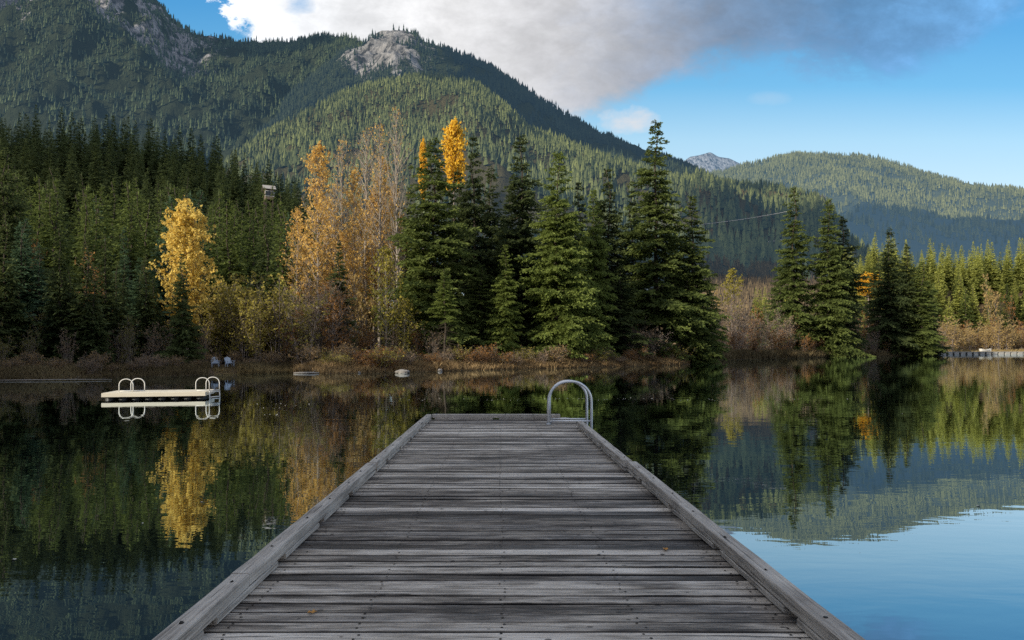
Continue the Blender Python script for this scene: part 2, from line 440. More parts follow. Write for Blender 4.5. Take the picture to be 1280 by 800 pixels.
def ground(x, y):
    x = np.asarray(x, float); y = np.asarray(y, float)
    s = lake_sd(x, y) + (fbm(x * .16 + 3, y * .16, 3) - .5) * 2.2
    z = np.where(s < 0, np.maximum(s * .35, -2.5), .45 * smooth(s / 1.3) + .012 * np.clip(s, 0, 60))
    px = CX + F * x / np.maximum(y, 1.0); D = np.maximum(y, 0)
    px = np.clip(px, -3000, 3000)
    amp = np.interp(px, [-1500, -700, -100, 0, 200, 300, 370, 450, 550, 650], [0, 62, 62, 60, 55, 48, 38, 18, 6, 0])
    z = z + amp * smooth((D - 88) / 165)
    amp2 = np.interp(px, [600, 860, 900, 1030, 1060, 1140], [0, 44, 44, 40, 26, 22])
    inl = smooth((s - 14) / 60)
    z = z + np.where(px > 600, amp2 * np.clip((D - 150) / 270, 0, 1) ** 1.1, 0) * inl
    amp3 = np.interp(px, [1030, 1080, 1400, 2500], [0, 15, 15, 5])
    z = z + amp3 * smooth((D - 210) / 70) * np.where(y > 0, inl, 0)
    z = z + np.where(y < 5, np.clip(s - 8, 0, 60) * .07, 0)
    z = z + (fbm(x * .05, y * .05, 5) - .5) * np.clip(s * .08, 0, 3)
    return z
def g1(x, y): return float(ground(np.array([x]), np.array([y]))[0])

# ground sheet: polar, centred near the camera, fine in front
ang = np.concatenate([np.linspace(-R(50), R(50), 420, endpoint=False), np.linspace(R(50), R(310), 110, endpoint=False)])
rad = np.concatenate([[0.1, 8, 14, 20, 26], np.geomspace(30, 700, 250), np.geomspace(760, 14000, 16)])
AA, RR = np.meshgrid(ang, rad)
gx = np.sin(AA) * RR; gy = np.cos(AA) * RR
gz = ground(gx, gy)
gz = np.where(RR > 700, gz * 0 + np.minimum(gz, 30), gz)
n_a, n_r = len(ang), len(rad)
i, j = np.meshgrid(np.arange(n_r - 1), np.arange(n_a), indexing='ij')
q = np.stack([i * n_a + j, i * n_a + (j + 1) % n_a, (i + 1) * n_a + (j + 1) % n_a, (i + 1) * n_a + j], -1).reshape(-1, 4)
t = NT('forest floor'); geo = t.n('ShaderNodeNewGeometry'); P = geo.outputs['Position']
n1 = t.noise(P, .25, 6, .65); n2 = t.noise(P, 3.0, 4, .7)
c1 = t.mix(n1, (.045, .028, .018), (.13, .085, .045)); c2 = t.mix(t.math('GREATER_THAN', n2, .56), c1, (.16, .12, .06))
bp = t.n('ShaderNodeBump', i_Strength=.8, i_Distance=.25, i_Height=n2)
M['floor'] = t.finish(t.n('ShaderNodeBsdfPrincipled', i_Base_Color=c2, i_Roughness=.95, i_Normal=bp.outputs[0]))
tag(link('ground', mesh_np('ground', np.stack([gx, gy, gz], -1).reshape(-1, 3), q[:, ::-1], M['floor'], True)), kind='structure')

# ---------------------------------------------------------------- water
t = NT('lake water'); geo = t.n('ShaderNodeNewGeometry'); P = geo.outputs['Position']
w1 = t.noise(t.mapping(P, (.55, 1.5, 1)), 1.0, 3, .55, .4)
w2 = t.noise(t.mapping(P, (.10, .22, 1)), 1.0, 2, .5)
w3 = t.noise(t.mapping(P, (2.2, 5.0, 1)), 1.0, 2, .5)
h = t.math('ADD', t.math('MULTIPLY', w1, .0024), t.math('ADD', t.math('MULTIPLY', w2, .0045), t.math('MULTIPLY', w3, .0006)))
bp = t.n('ShaderNodeBump', i_Strength=1.0, i_Distance=1.0, i_Height=h)
gl = t.n('ShaderNodeBsdfGlossy', i_Color=(.86, .95, 1.0), i_Roughness=.0, i_Normal=bp.outputs[0])
df = t.n('ShaderNodeBsdfDiffuse', i_Color=(.006, .010, .010))
fr = t.n('ShaderNodeFresnel', i_IOR=1.33, i_Normal=bp.outputs[0])
fac = t.math('ADD', t.math('MULTIPLY', fr.outputs[0], 1.15), .33, clamp=True)
mx = t.n('ShaderNodeMixShader', i_0=fac); t.t.links.new(df.outputs[0], mx.inputs[1]); t.t.links.new(gl.outputs[0], mx.inputs[2])
M['water'] = t.finish(mx)
wb = MB(); wb.add([(-400, -300, 0), (600, -300, 0), (600, 420, 0), (-400, 420, 0)], [(0, 1, 2, 3)])
tag(link('lake_water', wb.mesh('lake water', M['water'])), kind='structure')

# ---------------------------------------------------------------- mountains
def mountain_mat(name, forest, forest2, rock, haze, rock_attr=True):
    t = NT(name); geo = t.n('ShaderNodeNewGeometry'); P = geo.outputs['Position']
    at = t.n('ShaderNodeAttribute', attribute_name='rock')
    n1 = t.noise(P, .006, 6, .65); n2 = t.noise(t.mapping(P, (1, 1, .35)), .035, 8, .7)
    fc = t.mix(n1, forest, forest2)
    rc = t.ramp(n2, [(.40, tuple(c * .15 for c in rock)), (.5, tuple(c * .8 for c in rock)), (.62, tuple(min(1, c * 1.35) for c in rock))])
    f = t.math('MULTIPLY', t.math('SUBTRACT', t.math('ADD', at.outputs['Fac'], t.math('MULTIPLY', t.math('SUBTRACT', n2, .5), 1.2)), .42), 6, clamp=True)
    col = t.mix(f, fc, rc)
    bp = t.n('ShaderNodeBump', i_Strength=.9, i_Distance=25.0, i_Height=n2)
    d = t.n('ShaderNodeBsdfPrincipled', i_Base_Color=col, i_Roughness=.95, i_Normal=bp.outputs[0])
    d.inputs['Specular IOR Level'].default_value = 0
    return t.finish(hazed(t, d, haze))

class Mountain:
    def __init__(s, name, ridge, D0, z0, Dr, pw, rough, mat, rock=None, treeh=18, back=600, freq=.004, ridgeD=None):
        s.rx = [p[0] for p in ridge]; s.ry = [p[1] for p in ridge]
        s.D0, s.Dr, s.z0, s.pw, s.rough, s.treeh, s.back, s.freq = D0, Dr, z0, pw, rough, treeh, back, freq
        s.rockf = rock; s.name = name
        px = np.arange(min(s.rx), max(s.rx), 3.0); T = np.concatenate([np.linspace(0, 1, 110), [1.02, 1.06, 1.15, 1.4]])
        PX, TT = np.meshgrid(px, T)
        x, y, z = s.surf(PX, TT)
        n = len(px); m = len(T)
        i, j = np.meshgrid(np.arange(m - 1), np.arange(n - 1), indexing='ij')
        q = np.stack([i * n + j, i * n + j + 1, (i + 1) * n + j + 1, (i + 1) * n + j], -1).reshape(-1, 4)
        rk = s.rock(PX, TT)
        tag(link(name, mesh_np(name, np.stack([x, y, z], -1).reshape(-1, 3), q, mat, True, {'rock': rk.ravel()})), kind='structure')
    def rock(s, PX, TT):
        return np.zeros(np.shape(PX)) if s.rockf is None else s.rockf(np.asarray(PX, float), np.asarray(TT, float))
    def surf(s, PX, T):
        PX = np.asarray(PX, float); T = np.asarray(T, float)
        Tc = np.clip(T, 0, 1)
        D = s.D0 + (s.Dr - s.D0) * Tc + np.maximum(T - 1, 0) * s.back * 2.5
        x = X(PX, D); z0 = np.interp(PX, *s.z0) if isinstance(s.z0, tuple) else s.z0
        zr = Z(np.interp(PX, s.rx, s.ry), s.Dr) - s.treeh * .75
        pw = s.pw
        z = z0 + (zr - z0) * Tc ** pw
        env = np.sin(np.pi * np.clip(Tc, 0, 1)) ** .9 * np.clip((1 - Tc) * 5, 0, 1)
        nz = (ridged(x * s.freq + 2, D * s.freq * .6, 5) - .62) * s.rough * env
        nz += (fbm(x * .02, D * .02, 4) - .5) * s.rough * .16 * (Tc < .995)
        rk = s.rock(PX, T)
        nz += (ridged(x * .018, D * .018 + z * .012, 4) - .6) * 60 * np.clip(rk, 0, 1) * np.clip((.99 - Tc) * 12, 0, 1)
        z = z + nz - np.maximum(T - 1, 0) * (zr - z0) * .8
        return x, D, z

rock_knob = lambda PX, T: np.clip(1.6 - np.hypot((PX - 484) / 54, (T - .88) / .17), 0, 1) * np.clip(.75 + 2.2 * (fbm(PX * .045, T * 14, 4) - .36), 0, 1)
def rock_left(PX, T): return np.clip((T - .50) * 3.0, 0, 1) * np.clip((330 - PX) / 150, 0, 1) * np.clip(.2 + 3.0 * (fbm(PX * .03, T * 16, 4) - .38), 0, 1)
def rock_left2(PX, T): return np.maximum(rock_left(PX, T), np.clip(.75 - np.hypot((PX - 300) / 50, (T - .6) / .10), 0, 1) * .5)
def rock_e(PX, T):
    a = np.clip((PX - 862) / 10, 0, 1) * np.clip((1045 - PX) / 10, 0, 1) * np.clip((.30 - T) / .06, 0, 1) * .35
    b = np.clip(1.4 - np.hypot((PX - 1018) / 16, (T - .93) / .14), 0, 1)
    return np.maximum(a * 0, b)
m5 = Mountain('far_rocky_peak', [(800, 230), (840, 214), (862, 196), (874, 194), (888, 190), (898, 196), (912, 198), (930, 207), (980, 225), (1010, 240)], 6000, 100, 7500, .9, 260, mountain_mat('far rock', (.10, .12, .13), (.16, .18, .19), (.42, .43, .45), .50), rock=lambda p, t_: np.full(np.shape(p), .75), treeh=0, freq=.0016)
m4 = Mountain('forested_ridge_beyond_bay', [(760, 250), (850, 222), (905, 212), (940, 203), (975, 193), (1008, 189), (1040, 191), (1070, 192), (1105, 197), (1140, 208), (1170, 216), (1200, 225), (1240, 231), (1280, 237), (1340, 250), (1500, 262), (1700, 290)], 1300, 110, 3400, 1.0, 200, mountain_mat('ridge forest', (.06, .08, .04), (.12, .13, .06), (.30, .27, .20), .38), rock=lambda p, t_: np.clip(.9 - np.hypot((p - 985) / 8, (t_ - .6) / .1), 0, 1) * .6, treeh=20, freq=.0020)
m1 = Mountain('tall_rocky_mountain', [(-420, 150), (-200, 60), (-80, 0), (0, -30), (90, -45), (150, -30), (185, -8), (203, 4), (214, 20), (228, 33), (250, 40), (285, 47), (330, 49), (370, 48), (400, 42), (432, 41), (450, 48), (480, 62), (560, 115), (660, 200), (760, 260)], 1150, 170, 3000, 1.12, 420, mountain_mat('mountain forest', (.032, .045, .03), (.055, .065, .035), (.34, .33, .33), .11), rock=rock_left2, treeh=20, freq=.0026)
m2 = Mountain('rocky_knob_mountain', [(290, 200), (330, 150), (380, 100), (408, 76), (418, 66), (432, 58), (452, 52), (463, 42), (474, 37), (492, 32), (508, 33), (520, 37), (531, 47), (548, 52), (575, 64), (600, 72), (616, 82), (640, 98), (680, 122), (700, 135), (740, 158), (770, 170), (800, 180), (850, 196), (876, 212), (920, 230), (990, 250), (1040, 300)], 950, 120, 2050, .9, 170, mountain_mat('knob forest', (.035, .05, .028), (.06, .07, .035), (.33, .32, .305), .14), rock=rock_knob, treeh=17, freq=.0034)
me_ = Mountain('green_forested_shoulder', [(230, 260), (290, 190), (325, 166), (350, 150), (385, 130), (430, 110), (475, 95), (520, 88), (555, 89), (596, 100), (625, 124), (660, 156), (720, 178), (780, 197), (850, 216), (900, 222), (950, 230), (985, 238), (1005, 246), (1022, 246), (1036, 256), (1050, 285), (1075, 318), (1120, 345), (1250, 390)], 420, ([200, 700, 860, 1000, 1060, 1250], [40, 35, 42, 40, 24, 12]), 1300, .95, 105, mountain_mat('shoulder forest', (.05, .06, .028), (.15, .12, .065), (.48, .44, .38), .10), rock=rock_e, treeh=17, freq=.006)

def tree_field(name, mt, n, mat, h=(13, 24), dens=None, sides=5, tiers=2, seed=0, tmin=0.0, pxr=None, grad=.45):
    """far-off woods: every tree a small tiered spire, all in one mesh"""
    r = np.random.default_rng(seed)
    lo, hi = pxr or (min(mt.rx), max(mt.rx))
    px = r.uniform(lo, hi, n); T = tmin + (1 - tmin) * r.random(n) ** grad
    rk = mt.rock(px, T)
    keep = r.random(n) > rk * 1.05
    x, y, z = mt.surf(px, T)
    cl = fbm(x * .012, y * .012, 3)
    keep &= r.random(n) < np.clip((cl - .30) * 4.5, .10, 1)
    if dens is not None: keep &= r.random(n) < dens(px, T)
    x, y, z, T, cl = x[keep], y[keep], z[keep], T[keep], cl[keep]; n = len(x)
    H = r.uniform(h[0], h[1], n) * (.6 + .6 * r.random(n)) * (.65 + .8 * fbm(x * .006 + 5, y * .006, 3)); W = H * r.uniform(.13, .20, n)
    Vs = []; Fs = []; base = 0
    per = tiers * (sides + 1)
    Vall = np.zeros((n, per, 3)); k = 0; faces = []
    for tr in range(tiers):
        zb = .05 + .45 * tr / max(1, tiers - 1) if tiers > 1 else .05; zt = 1.0 if tr == tiers - 1 else .72
        wr = 1.0 if tr == 0 else .62
        ph = r.random(n) * 6.28
        for sd in range(sides):
            a = ph + sd * 2 * math.pi / sides; wj = W * wr * r.uniform(.7, 1.25, n)
            Vall[:, k, 0] = x + np.cos(a) * wj; Vall[:, k, 1] = y + np.sin(a) * wj; Vall[:, k, 2] = z + H * (zb + r.uniform(-.05, .05, n)); k += 1
        Vall[:, k, 0] = x; Vall[:, k, 1] = y; Vall[:, k, 2] = z + H * zt; k += 1
        b0 = tr * (sides + 1)
        faces += [(b0 + sd, b0 + (sd + 1) % sides, b0 + sides) for sd in range(sides)]
    faces = np.array(faces)
    Fc = (np.arange(n)[:, None, None] * per + faces[None]).reshape(-1, 3)
    tint = np.clip(.45 + r.normal(0, .25, n) + (cl - .5) * 1.2, 0, 1)
    return tag(link(name, mesh_np(name, Vall.reshape(-1, 3), Fc, mat, False, {'tint': np.repeat(tint, per)})), kind='stuff')

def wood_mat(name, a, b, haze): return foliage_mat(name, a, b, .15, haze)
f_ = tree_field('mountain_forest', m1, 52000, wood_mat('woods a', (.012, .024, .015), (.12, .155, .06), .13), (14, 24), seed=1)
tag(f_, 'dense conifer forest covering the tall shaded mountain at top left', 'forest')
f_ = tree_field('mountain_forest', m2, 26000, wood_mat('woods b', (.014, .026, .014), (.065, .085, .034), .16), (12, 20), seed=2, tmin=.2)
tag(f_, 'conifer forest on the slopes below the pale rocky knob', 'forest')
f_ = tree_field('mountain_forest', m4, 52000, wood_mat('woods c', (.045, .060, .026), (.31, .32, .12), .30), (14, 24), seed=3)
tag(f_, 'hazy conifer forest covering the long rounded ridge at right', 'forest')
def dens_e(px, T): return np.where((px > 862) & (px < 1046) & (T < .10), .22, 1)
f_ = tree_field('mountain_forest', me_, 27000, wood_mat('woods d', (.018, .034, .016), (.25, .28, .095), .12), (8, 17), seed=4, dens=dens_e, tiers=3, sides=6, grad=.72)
tag(f_, 'sunlit green conifer forest on the rounded shoulder in front of the rocky knob', 'forest')

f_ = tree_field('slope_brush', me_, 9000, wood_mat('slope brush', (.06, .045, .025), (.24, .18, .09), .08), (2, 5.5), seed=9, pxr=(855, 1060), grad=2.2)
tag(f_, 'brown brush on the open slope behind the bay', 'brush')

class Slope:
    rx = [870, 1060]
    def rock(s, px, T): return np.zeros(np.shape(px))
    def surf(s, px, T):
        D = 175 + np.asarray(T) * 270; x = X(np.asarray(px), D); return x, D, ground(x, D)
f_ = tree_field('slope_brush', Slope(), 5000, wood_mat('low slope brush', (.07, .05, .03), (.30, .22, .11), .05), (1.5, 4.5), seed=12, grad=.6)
tag(f_, 'brown brush on the gentle ground between the bay and the open slope', 'brush')

# ---------------------------------------------------------------- sun blockers added out of view behind and above the camera, shaped to shade slopes
t = NT('sun blocker white'); M['sun_blocker'] = t.finish(t.n('ShaderNodeBsdfDiffuse', i_Color=(.8, .8, .82)))
def sun_blocker_over(name, pts, alt=1900):
    """an added flat slab, never in view, whose shadow falls on the ground points pts"""
    sv = SUNV / SUNV[2]; P = [np.array(p) + sv * (alt - p[2]) for p in pts]
    n = len(P); V = []; rr = np.random.default_rng(len(pts) + int(pts[0][0]) % 97)
    for k in range(n):
        a, b = P[k], P[(k + 1) % n]
        for u in np.linspace(0, 1, 14, endpoint=False):
            q = a * (1 - u) + b * u; d = np.linalg.norm(b - a) * .05
            V.append(q + np.array([*rr.normal(0, d * .5, 2), 0]))
    V = np.array(V); c = V.mean(0); m = len(V); top = V * .55 + c * .45 + [0, 0, 160]
    W = np.vstack([V, top, [c + [0, 0, 200]], [c]])
    Fq = np.array([(k, (k + 1) % m, m + (k + 1) % m, m + k) for k in range(m)])
    Ft = np.array([(m + k, m + (k + 1) % m, 2 * m) for k in range(m)] + [((k + 1) % m, k, 2 * m + 1) for k in range(m)])
    tag(link(name, mesh_np(name, W, [Fq, Ft], M['sun_blocker'], True)), kind='structure')
def gp(px, D, z): return (X(px, D), D, z)
def sp(mt, px, T):
    x, y, z = mt.surf(np.array([px]), np.array([T])); return (float(x[0]), float(y[0]), float(z[0]))
sun_blocker_over('sun_blocker', [sp(m1, -350, .80), sp(m1, 60, .80), sp(m1, 200, .84), sp(m1, 330, .88), sp(m1, 420, .93), (X(440, 3100), 3100, 1400), (X(200, 3300), 3300, 1700), (X(-350, 3300), 3300, 1700)])
sun_blocker_over('sun_blocker', [sp(m2, 560, .93), sp(m2, 600, .6), sp(m2, 680, .42), sp(m2, 800, .55), sp(m2, 900, .8), (X(900, 2250), 2250, 700), (X(700, 2250), 2250, 900), (X(560, 2200), 2200, 1000)])
sun_blocker_over('sun_blocker', [sp(me_, 850, .10), sp(me_, 872, .34), sp(me_, 930, .42), sp(me_, 985, .40), sp(me_, 1020, .2), gp(1000, 440, 50), gp(870, 440, 50)])
sun_blocker_over('sun_blocker', [gp(-160, 150, 48), gp(0, 165, 52), gp(100, 175, 58), gp(220, 170, 50), gp(330, 190, 48), gp(430, 240, 45), gp(420, 330, 60), gp(-220, 330, 75)])
sun_blocker_over('sun_blocker', [sp(m4, 1040, .16), sp(m4, 1060, .30), sp(m4, 1110, .36), sp(m4, 1170, .46), sp(m4, 1215, .30), sp(m4, 1270, .24), sp(m4, 1330, .34), sp(m4, 1500, .3), sp(m4, 1500, .02), sp(m4, 1250, .0), sp(m4, 1050, .02)])

# ---------------------------------------------------------------- planting
def plant_con(px, D, ytop, hw, key, label, name='conifer_tree', group=None, rz=None, sink=.15):
    x = X(px, D); zg = g1(x, D); H = Z(ytop, D) - zg + sink; Rw = hw / F * D
    o = thing(name, label, 'tree', (x, D, zg - sink), random.uniform(0, 6.28) if rz is None else rz, group, (Rw / R0, Rw / R0, H / H0))
    tr, cr = CON[key]; link('trunk', tr, o); link('crown', cr, o); return o
def plant_bl(px, D, ytop, hw, key, label, name='deciduous_tree', cat='tree', group=None, sink=.1, parts=('trunk', 'crown')):
    x = X(px, D); zg = g1(x, D); H = Z(ytop, D) - zg + sink; Rw = hw / F * D
    h0, r0, w, l = BL[key]
    o = thing(name, label, cat, (x, D, zg - sink), random.uniform(0, 6.28), group, (Rw / r0, Rw / r0, H / h0))
    link(parts[0], w, o)
    if l: link(parts[1], l, o)
    return o

# central stand of tall conifers
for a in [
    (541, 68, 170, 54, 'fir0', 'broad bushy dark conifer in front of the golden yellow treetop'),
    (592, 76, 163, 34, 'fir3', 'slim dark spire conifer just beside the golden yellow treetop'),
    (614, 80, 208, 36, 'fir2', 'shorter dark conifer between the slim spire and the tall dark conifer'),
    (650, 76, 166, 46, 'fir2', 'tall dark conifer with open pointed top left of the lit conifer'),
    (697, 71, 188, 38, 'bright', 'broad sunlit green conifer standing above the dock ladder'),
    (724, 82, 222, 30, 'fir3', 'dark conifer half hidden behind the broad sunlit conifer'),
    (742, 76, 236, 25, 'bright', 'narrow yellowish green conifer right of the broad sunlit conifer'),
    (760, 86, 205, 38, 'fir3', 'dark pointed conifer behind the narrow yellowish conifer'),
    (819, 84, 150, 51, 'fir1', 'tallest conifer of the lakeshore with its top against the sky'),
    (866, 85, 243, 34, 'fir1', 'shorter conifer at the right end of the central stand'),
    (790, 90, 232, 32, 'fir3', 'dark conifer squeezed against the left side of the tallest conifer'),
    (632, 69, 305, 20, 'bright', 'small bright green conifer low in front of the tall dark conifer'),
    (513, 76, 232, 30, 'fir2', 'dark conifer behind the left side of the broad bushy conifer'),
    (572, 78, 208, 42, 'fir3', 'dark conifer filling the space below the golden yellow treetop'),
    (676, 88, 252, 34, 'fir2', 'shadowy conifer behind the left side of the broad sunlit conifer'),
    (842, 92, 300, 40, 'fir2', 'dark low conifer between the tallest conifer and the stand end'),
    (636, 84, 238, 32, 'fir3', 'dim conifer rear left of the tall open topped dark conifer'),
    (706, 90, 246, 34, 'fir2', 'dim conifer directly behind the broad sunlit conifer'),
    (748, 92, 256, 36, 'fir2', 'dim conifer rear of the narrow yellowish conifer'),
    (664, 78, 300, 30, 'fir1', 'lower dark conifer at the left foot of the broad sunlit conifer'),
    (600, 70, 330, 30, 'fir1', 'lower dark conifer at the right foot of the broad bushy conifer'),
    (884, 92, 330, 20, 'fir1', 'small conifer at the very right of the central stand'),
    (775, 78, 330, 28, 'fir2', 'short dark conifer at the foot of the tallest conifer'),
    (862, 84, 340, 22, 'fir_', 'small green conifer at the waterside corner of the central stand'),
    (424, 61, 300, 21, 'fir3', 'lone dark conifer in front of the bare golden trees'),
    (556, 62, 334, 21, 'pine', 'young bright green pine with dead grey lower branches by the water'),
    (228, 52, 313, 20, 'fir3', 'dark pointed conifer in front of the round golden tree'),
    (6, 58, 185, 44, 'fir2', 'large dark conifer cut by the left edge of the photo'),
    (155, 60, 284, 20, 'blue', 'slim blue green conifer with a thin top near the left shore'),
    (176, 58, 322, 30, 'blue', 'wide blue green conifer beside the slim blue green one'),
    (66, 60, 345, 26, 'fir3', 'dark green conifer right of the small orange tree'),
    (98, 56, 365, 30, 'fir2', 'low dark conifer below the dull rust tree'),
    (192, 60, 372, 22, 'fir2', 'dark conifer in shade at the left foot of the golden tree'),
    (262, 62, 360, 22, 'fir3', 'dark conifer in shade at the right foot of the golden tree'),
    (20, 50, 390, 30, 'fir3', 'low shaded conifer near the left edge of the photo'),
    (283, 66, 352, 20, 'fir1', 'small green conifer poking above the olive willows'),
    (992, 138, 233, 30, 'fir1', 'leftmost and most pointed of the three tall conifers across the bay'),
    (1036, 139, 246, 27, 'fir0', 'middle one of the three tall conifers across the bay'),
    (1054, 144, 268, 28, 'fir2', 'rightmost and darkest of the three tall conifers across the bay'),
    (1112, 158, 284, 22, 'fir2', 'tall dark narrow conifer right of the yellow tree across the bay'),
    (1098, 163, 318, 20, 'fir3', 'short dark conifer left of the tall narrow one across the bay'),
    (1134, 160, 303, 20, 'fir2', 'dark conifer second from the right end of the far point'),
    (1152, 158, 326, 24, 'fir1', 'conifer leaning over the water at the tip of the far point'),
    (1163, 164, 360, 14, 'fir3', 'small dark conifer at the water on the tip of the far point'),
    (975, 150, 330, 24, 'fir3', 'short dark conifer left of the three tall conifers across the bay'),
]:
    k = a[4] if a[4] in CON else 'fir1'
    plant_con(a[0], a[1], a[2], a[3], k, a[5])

# colour trees
for a in [
    (234, 57, 267, 37, 'cottonwood', 'round golden yellow tree glowing in the dark forest near the left shore'),
    (567, 84, 160, 17, 'aspen', 'bright golden yellow treetop rising behind the dark conifers'),
    (529, 86, 182, 6, 'aspen', 'thin orange yellow treetop left of the bright golden treetop'),
    (42, 58, 304, 17, 'rust0', 'small orange tree near the left edge of the photo'),
    (118, 57, 318, 24, 'rust0', 'dull rust coloured tree among the conifers of the left shore'),
    (397, 66, 181, 26, 'golden0', 'tall orange leaved tree at the left of the bare tree group'),
    (372, 68, 262, 20, 'golden1', 'shorter orange brown tree at the left edge of the bare tree group'),
    (418, 72, 230, 20, 'bare1', 'thin bare tree between the orange and the golden tree'),
    (442, 68, 212, 20, 'golden1', 'golden leaved tree with pale trunk in the middle of the bare trees'),
    (456, 74, 166, 28, 'bare0', 'tall pale trunked bare tree behind the golden leaved tree'),
    (428, 76, 176, 24, 'bare1', 'grey bare tree rising behind the orange leaved tree'),
    (475, 72, 156, 26, 'bare1', 'tall bare tree second from the top of the group'),
    (497, 70, 138, 24, 'bare0', 'tallest bare tree with fine grey twigs beside the bushy conifer'),
    (468, 74, 240, 22, 'golden0', 'golden brown tree filling the gap under the tall bare trees'),
    (493, 74, 235, 20, 'golden1', 'golden brown tree partly behind the broad bushy conifer'),
    (408, 74, 250, 22, 'golden0', 'orange tree low behind the lone dark conifer'),
    (482, 61, 312, 24, 'birch', 'yellow green birch at the foot of the bare trees'),
    (430, 70, 290, 24, 'golden0', 'low golden brown tree between the lone dark conifer and the pale trunks'),
    (452, 78, 262, 24, 'golden0', 'golden brown tree deep in the middle of the bare tree group'),
    (384, 72, 300, 24, 'golden1', 'low orange brown tree under the tall orange leaved tree'),
    (480, 80, 200, 24, 'golden1', 'thinly leaved golden tree between the two tallest bare trees'),
    (455, 66, 345, 24, 'tan0', 'small tan tree below the pale trunks'),
    (505, 62, 375, 20, 'birch', 'low yellow green birch leaning toward the dark conifer'),
    (916, 172, 338, 17, 'birch', 'golden larch like tree left of the three tall conifers across the bay'),
    (902, 168, 362, 16, 'tan0', 'small pale gold tree at the foot of the brown slope'),
    (1085, 168, 344, 14, 'aspen', 'bright yellow orange tree between the dark conifers of the far point'),
    (1104, 176, 352, 12, 'birch', 'pale yellow tree behind the narrow conifer of the far point'),
    (1240, 262, 343, 13, 'tan0', 'pale tan tree in front of the green conifer belt at far right'),
    (1262, 262, 368, 10, 'tan1', 'small rust tree right of the pale tan tree'),
]:
    plant_bl(*a)

def band(n, px0, px1, d0, d1, hts, keys, label, group, name, cat, wfac=(.8, 1.2), parts=('stems', 'foliage'), seed=0):
    """shrubs and small trees set d0..d1 m behind the water's edge along bearings px0..px1"""
    r = random.Random(seed)
    for i in range(n):
        px = px0 + (px1 - px0) * (i + r.random()) / n
        D = float(np.interp(px, [s[0] for s in SH], [s[1] for s in SH])) + r.uniform(d0, d1)
        H = r.uniform(*hts); x = X(px, D); zg = g1(x, D)
        if 262 < px < 296 and d1 < 11: D += 3.2 + r.random() * 2; x = X(px, D); zg = g1(x, D)
        if zg < .1: D += 3; x = X(px, D); zg = g1(x, D)
        k = r.choice(keys); h0, r0, w, l = BL[k]; s = H / h0; wf = r.uniform(*wfac)
        o = thing(name, label, cat, (x, D, zg - .1), r.uniform(0, 6.28), group, (s * wf, s * wf, s))
        link(parts[0], w, o)
        if l: link(parts[1], l, o)
band(16, 262, 350, 3, 10, (5, 8.2), ['olive0', 'olive0', 'olive1'], 'olive yellow willow shrub on the shore behind the two chairs', 'olive willows by the chairs', 'willow_shrub', 'shrub', seed=1)
band(12, 340, 430, 3, 9, (4.5, 8), ['grey1', 'olive1', 'grey0', 'rust0'], 'grey brown thicket shrub below the orange and bare trees', 'grey thicket below the bare trees', 'willow_shrub', 'shrub', seed=2)
band(9, 430, 545, 3, 8, (2.5, 4.5), ['grey1', 'tan1', 'rust0'], 'brown shrub between the lone dark conifer and the young pine', 'brown shrubs in front of the bushy conifer', 'willow_shrub', 'shrub', seed=3)
band(12, -60, 262, 2.5, 7, (2.2, 4.5), ['dim0', 'dim1', 'grey0'], 'dim shrub in deep shade along the left shore', 'shaded shrubs of the left shore', 'willow_shrub', 'shrub', seed=4)
band(30, 880, 1170, 4, 22, (7, 11), ['grey0', 'grey1', 'grey1', 'tan1'], 'bare purplish brown alder on the shore across the bay', 'bare alders across the bay', 'alder_tree', 'tree', parts=('trunk', 'crown'), seed=5, wfac=(.9, 1.4))
band(22, 878, 1165, 2, 6, (3, 5.5), ['grey1', 'tan1', 'rust0'], 'low brown shrub at the waterline across the bay', 'low shrubs across the bay', 'willow_shrub', 'shrub', seed=6, wfac=(1.1, 1.6))
band(44, 1174, 1345, 0, 26, (7, 13), ['tan0', 'tan0', 'tan1'], 'tan autumn alder in the thicket at the far right shore', 'tan alders of the far right shore', 'alder_tree', 'tree', parts=('trunk', 'crown'), seed=7, wfac=(.9, 1.4))
band(16, 775, 872, 3, 7, (2, 4), ['grey0', 'grey1', 'low1'], 'grey twiggy shrub under the tallest conifer', 'grey shrubs under the tallest conifer', 'willow_shrub', 'shrub', seed=8)
band(60, 370, 872, .8, 3.5, (.6, 1.7), ['low0', 'low2', 'low1', 'low3', 'low2'], 'knee high autumn bush on the central shore bank', 'low rust bushes of the central bank', 'low_bush', 'shrub', seed=9, wfac=(1, 1.6))
band(26, -40, 370, .8, 3, (.5, 1.2), ['low1', 'low0'], 'low dull bush on the bank of the left shore', 'low bushes of the left bank', 'low_bush', 'shrub', seed=10, wfac=(1, 1.6))

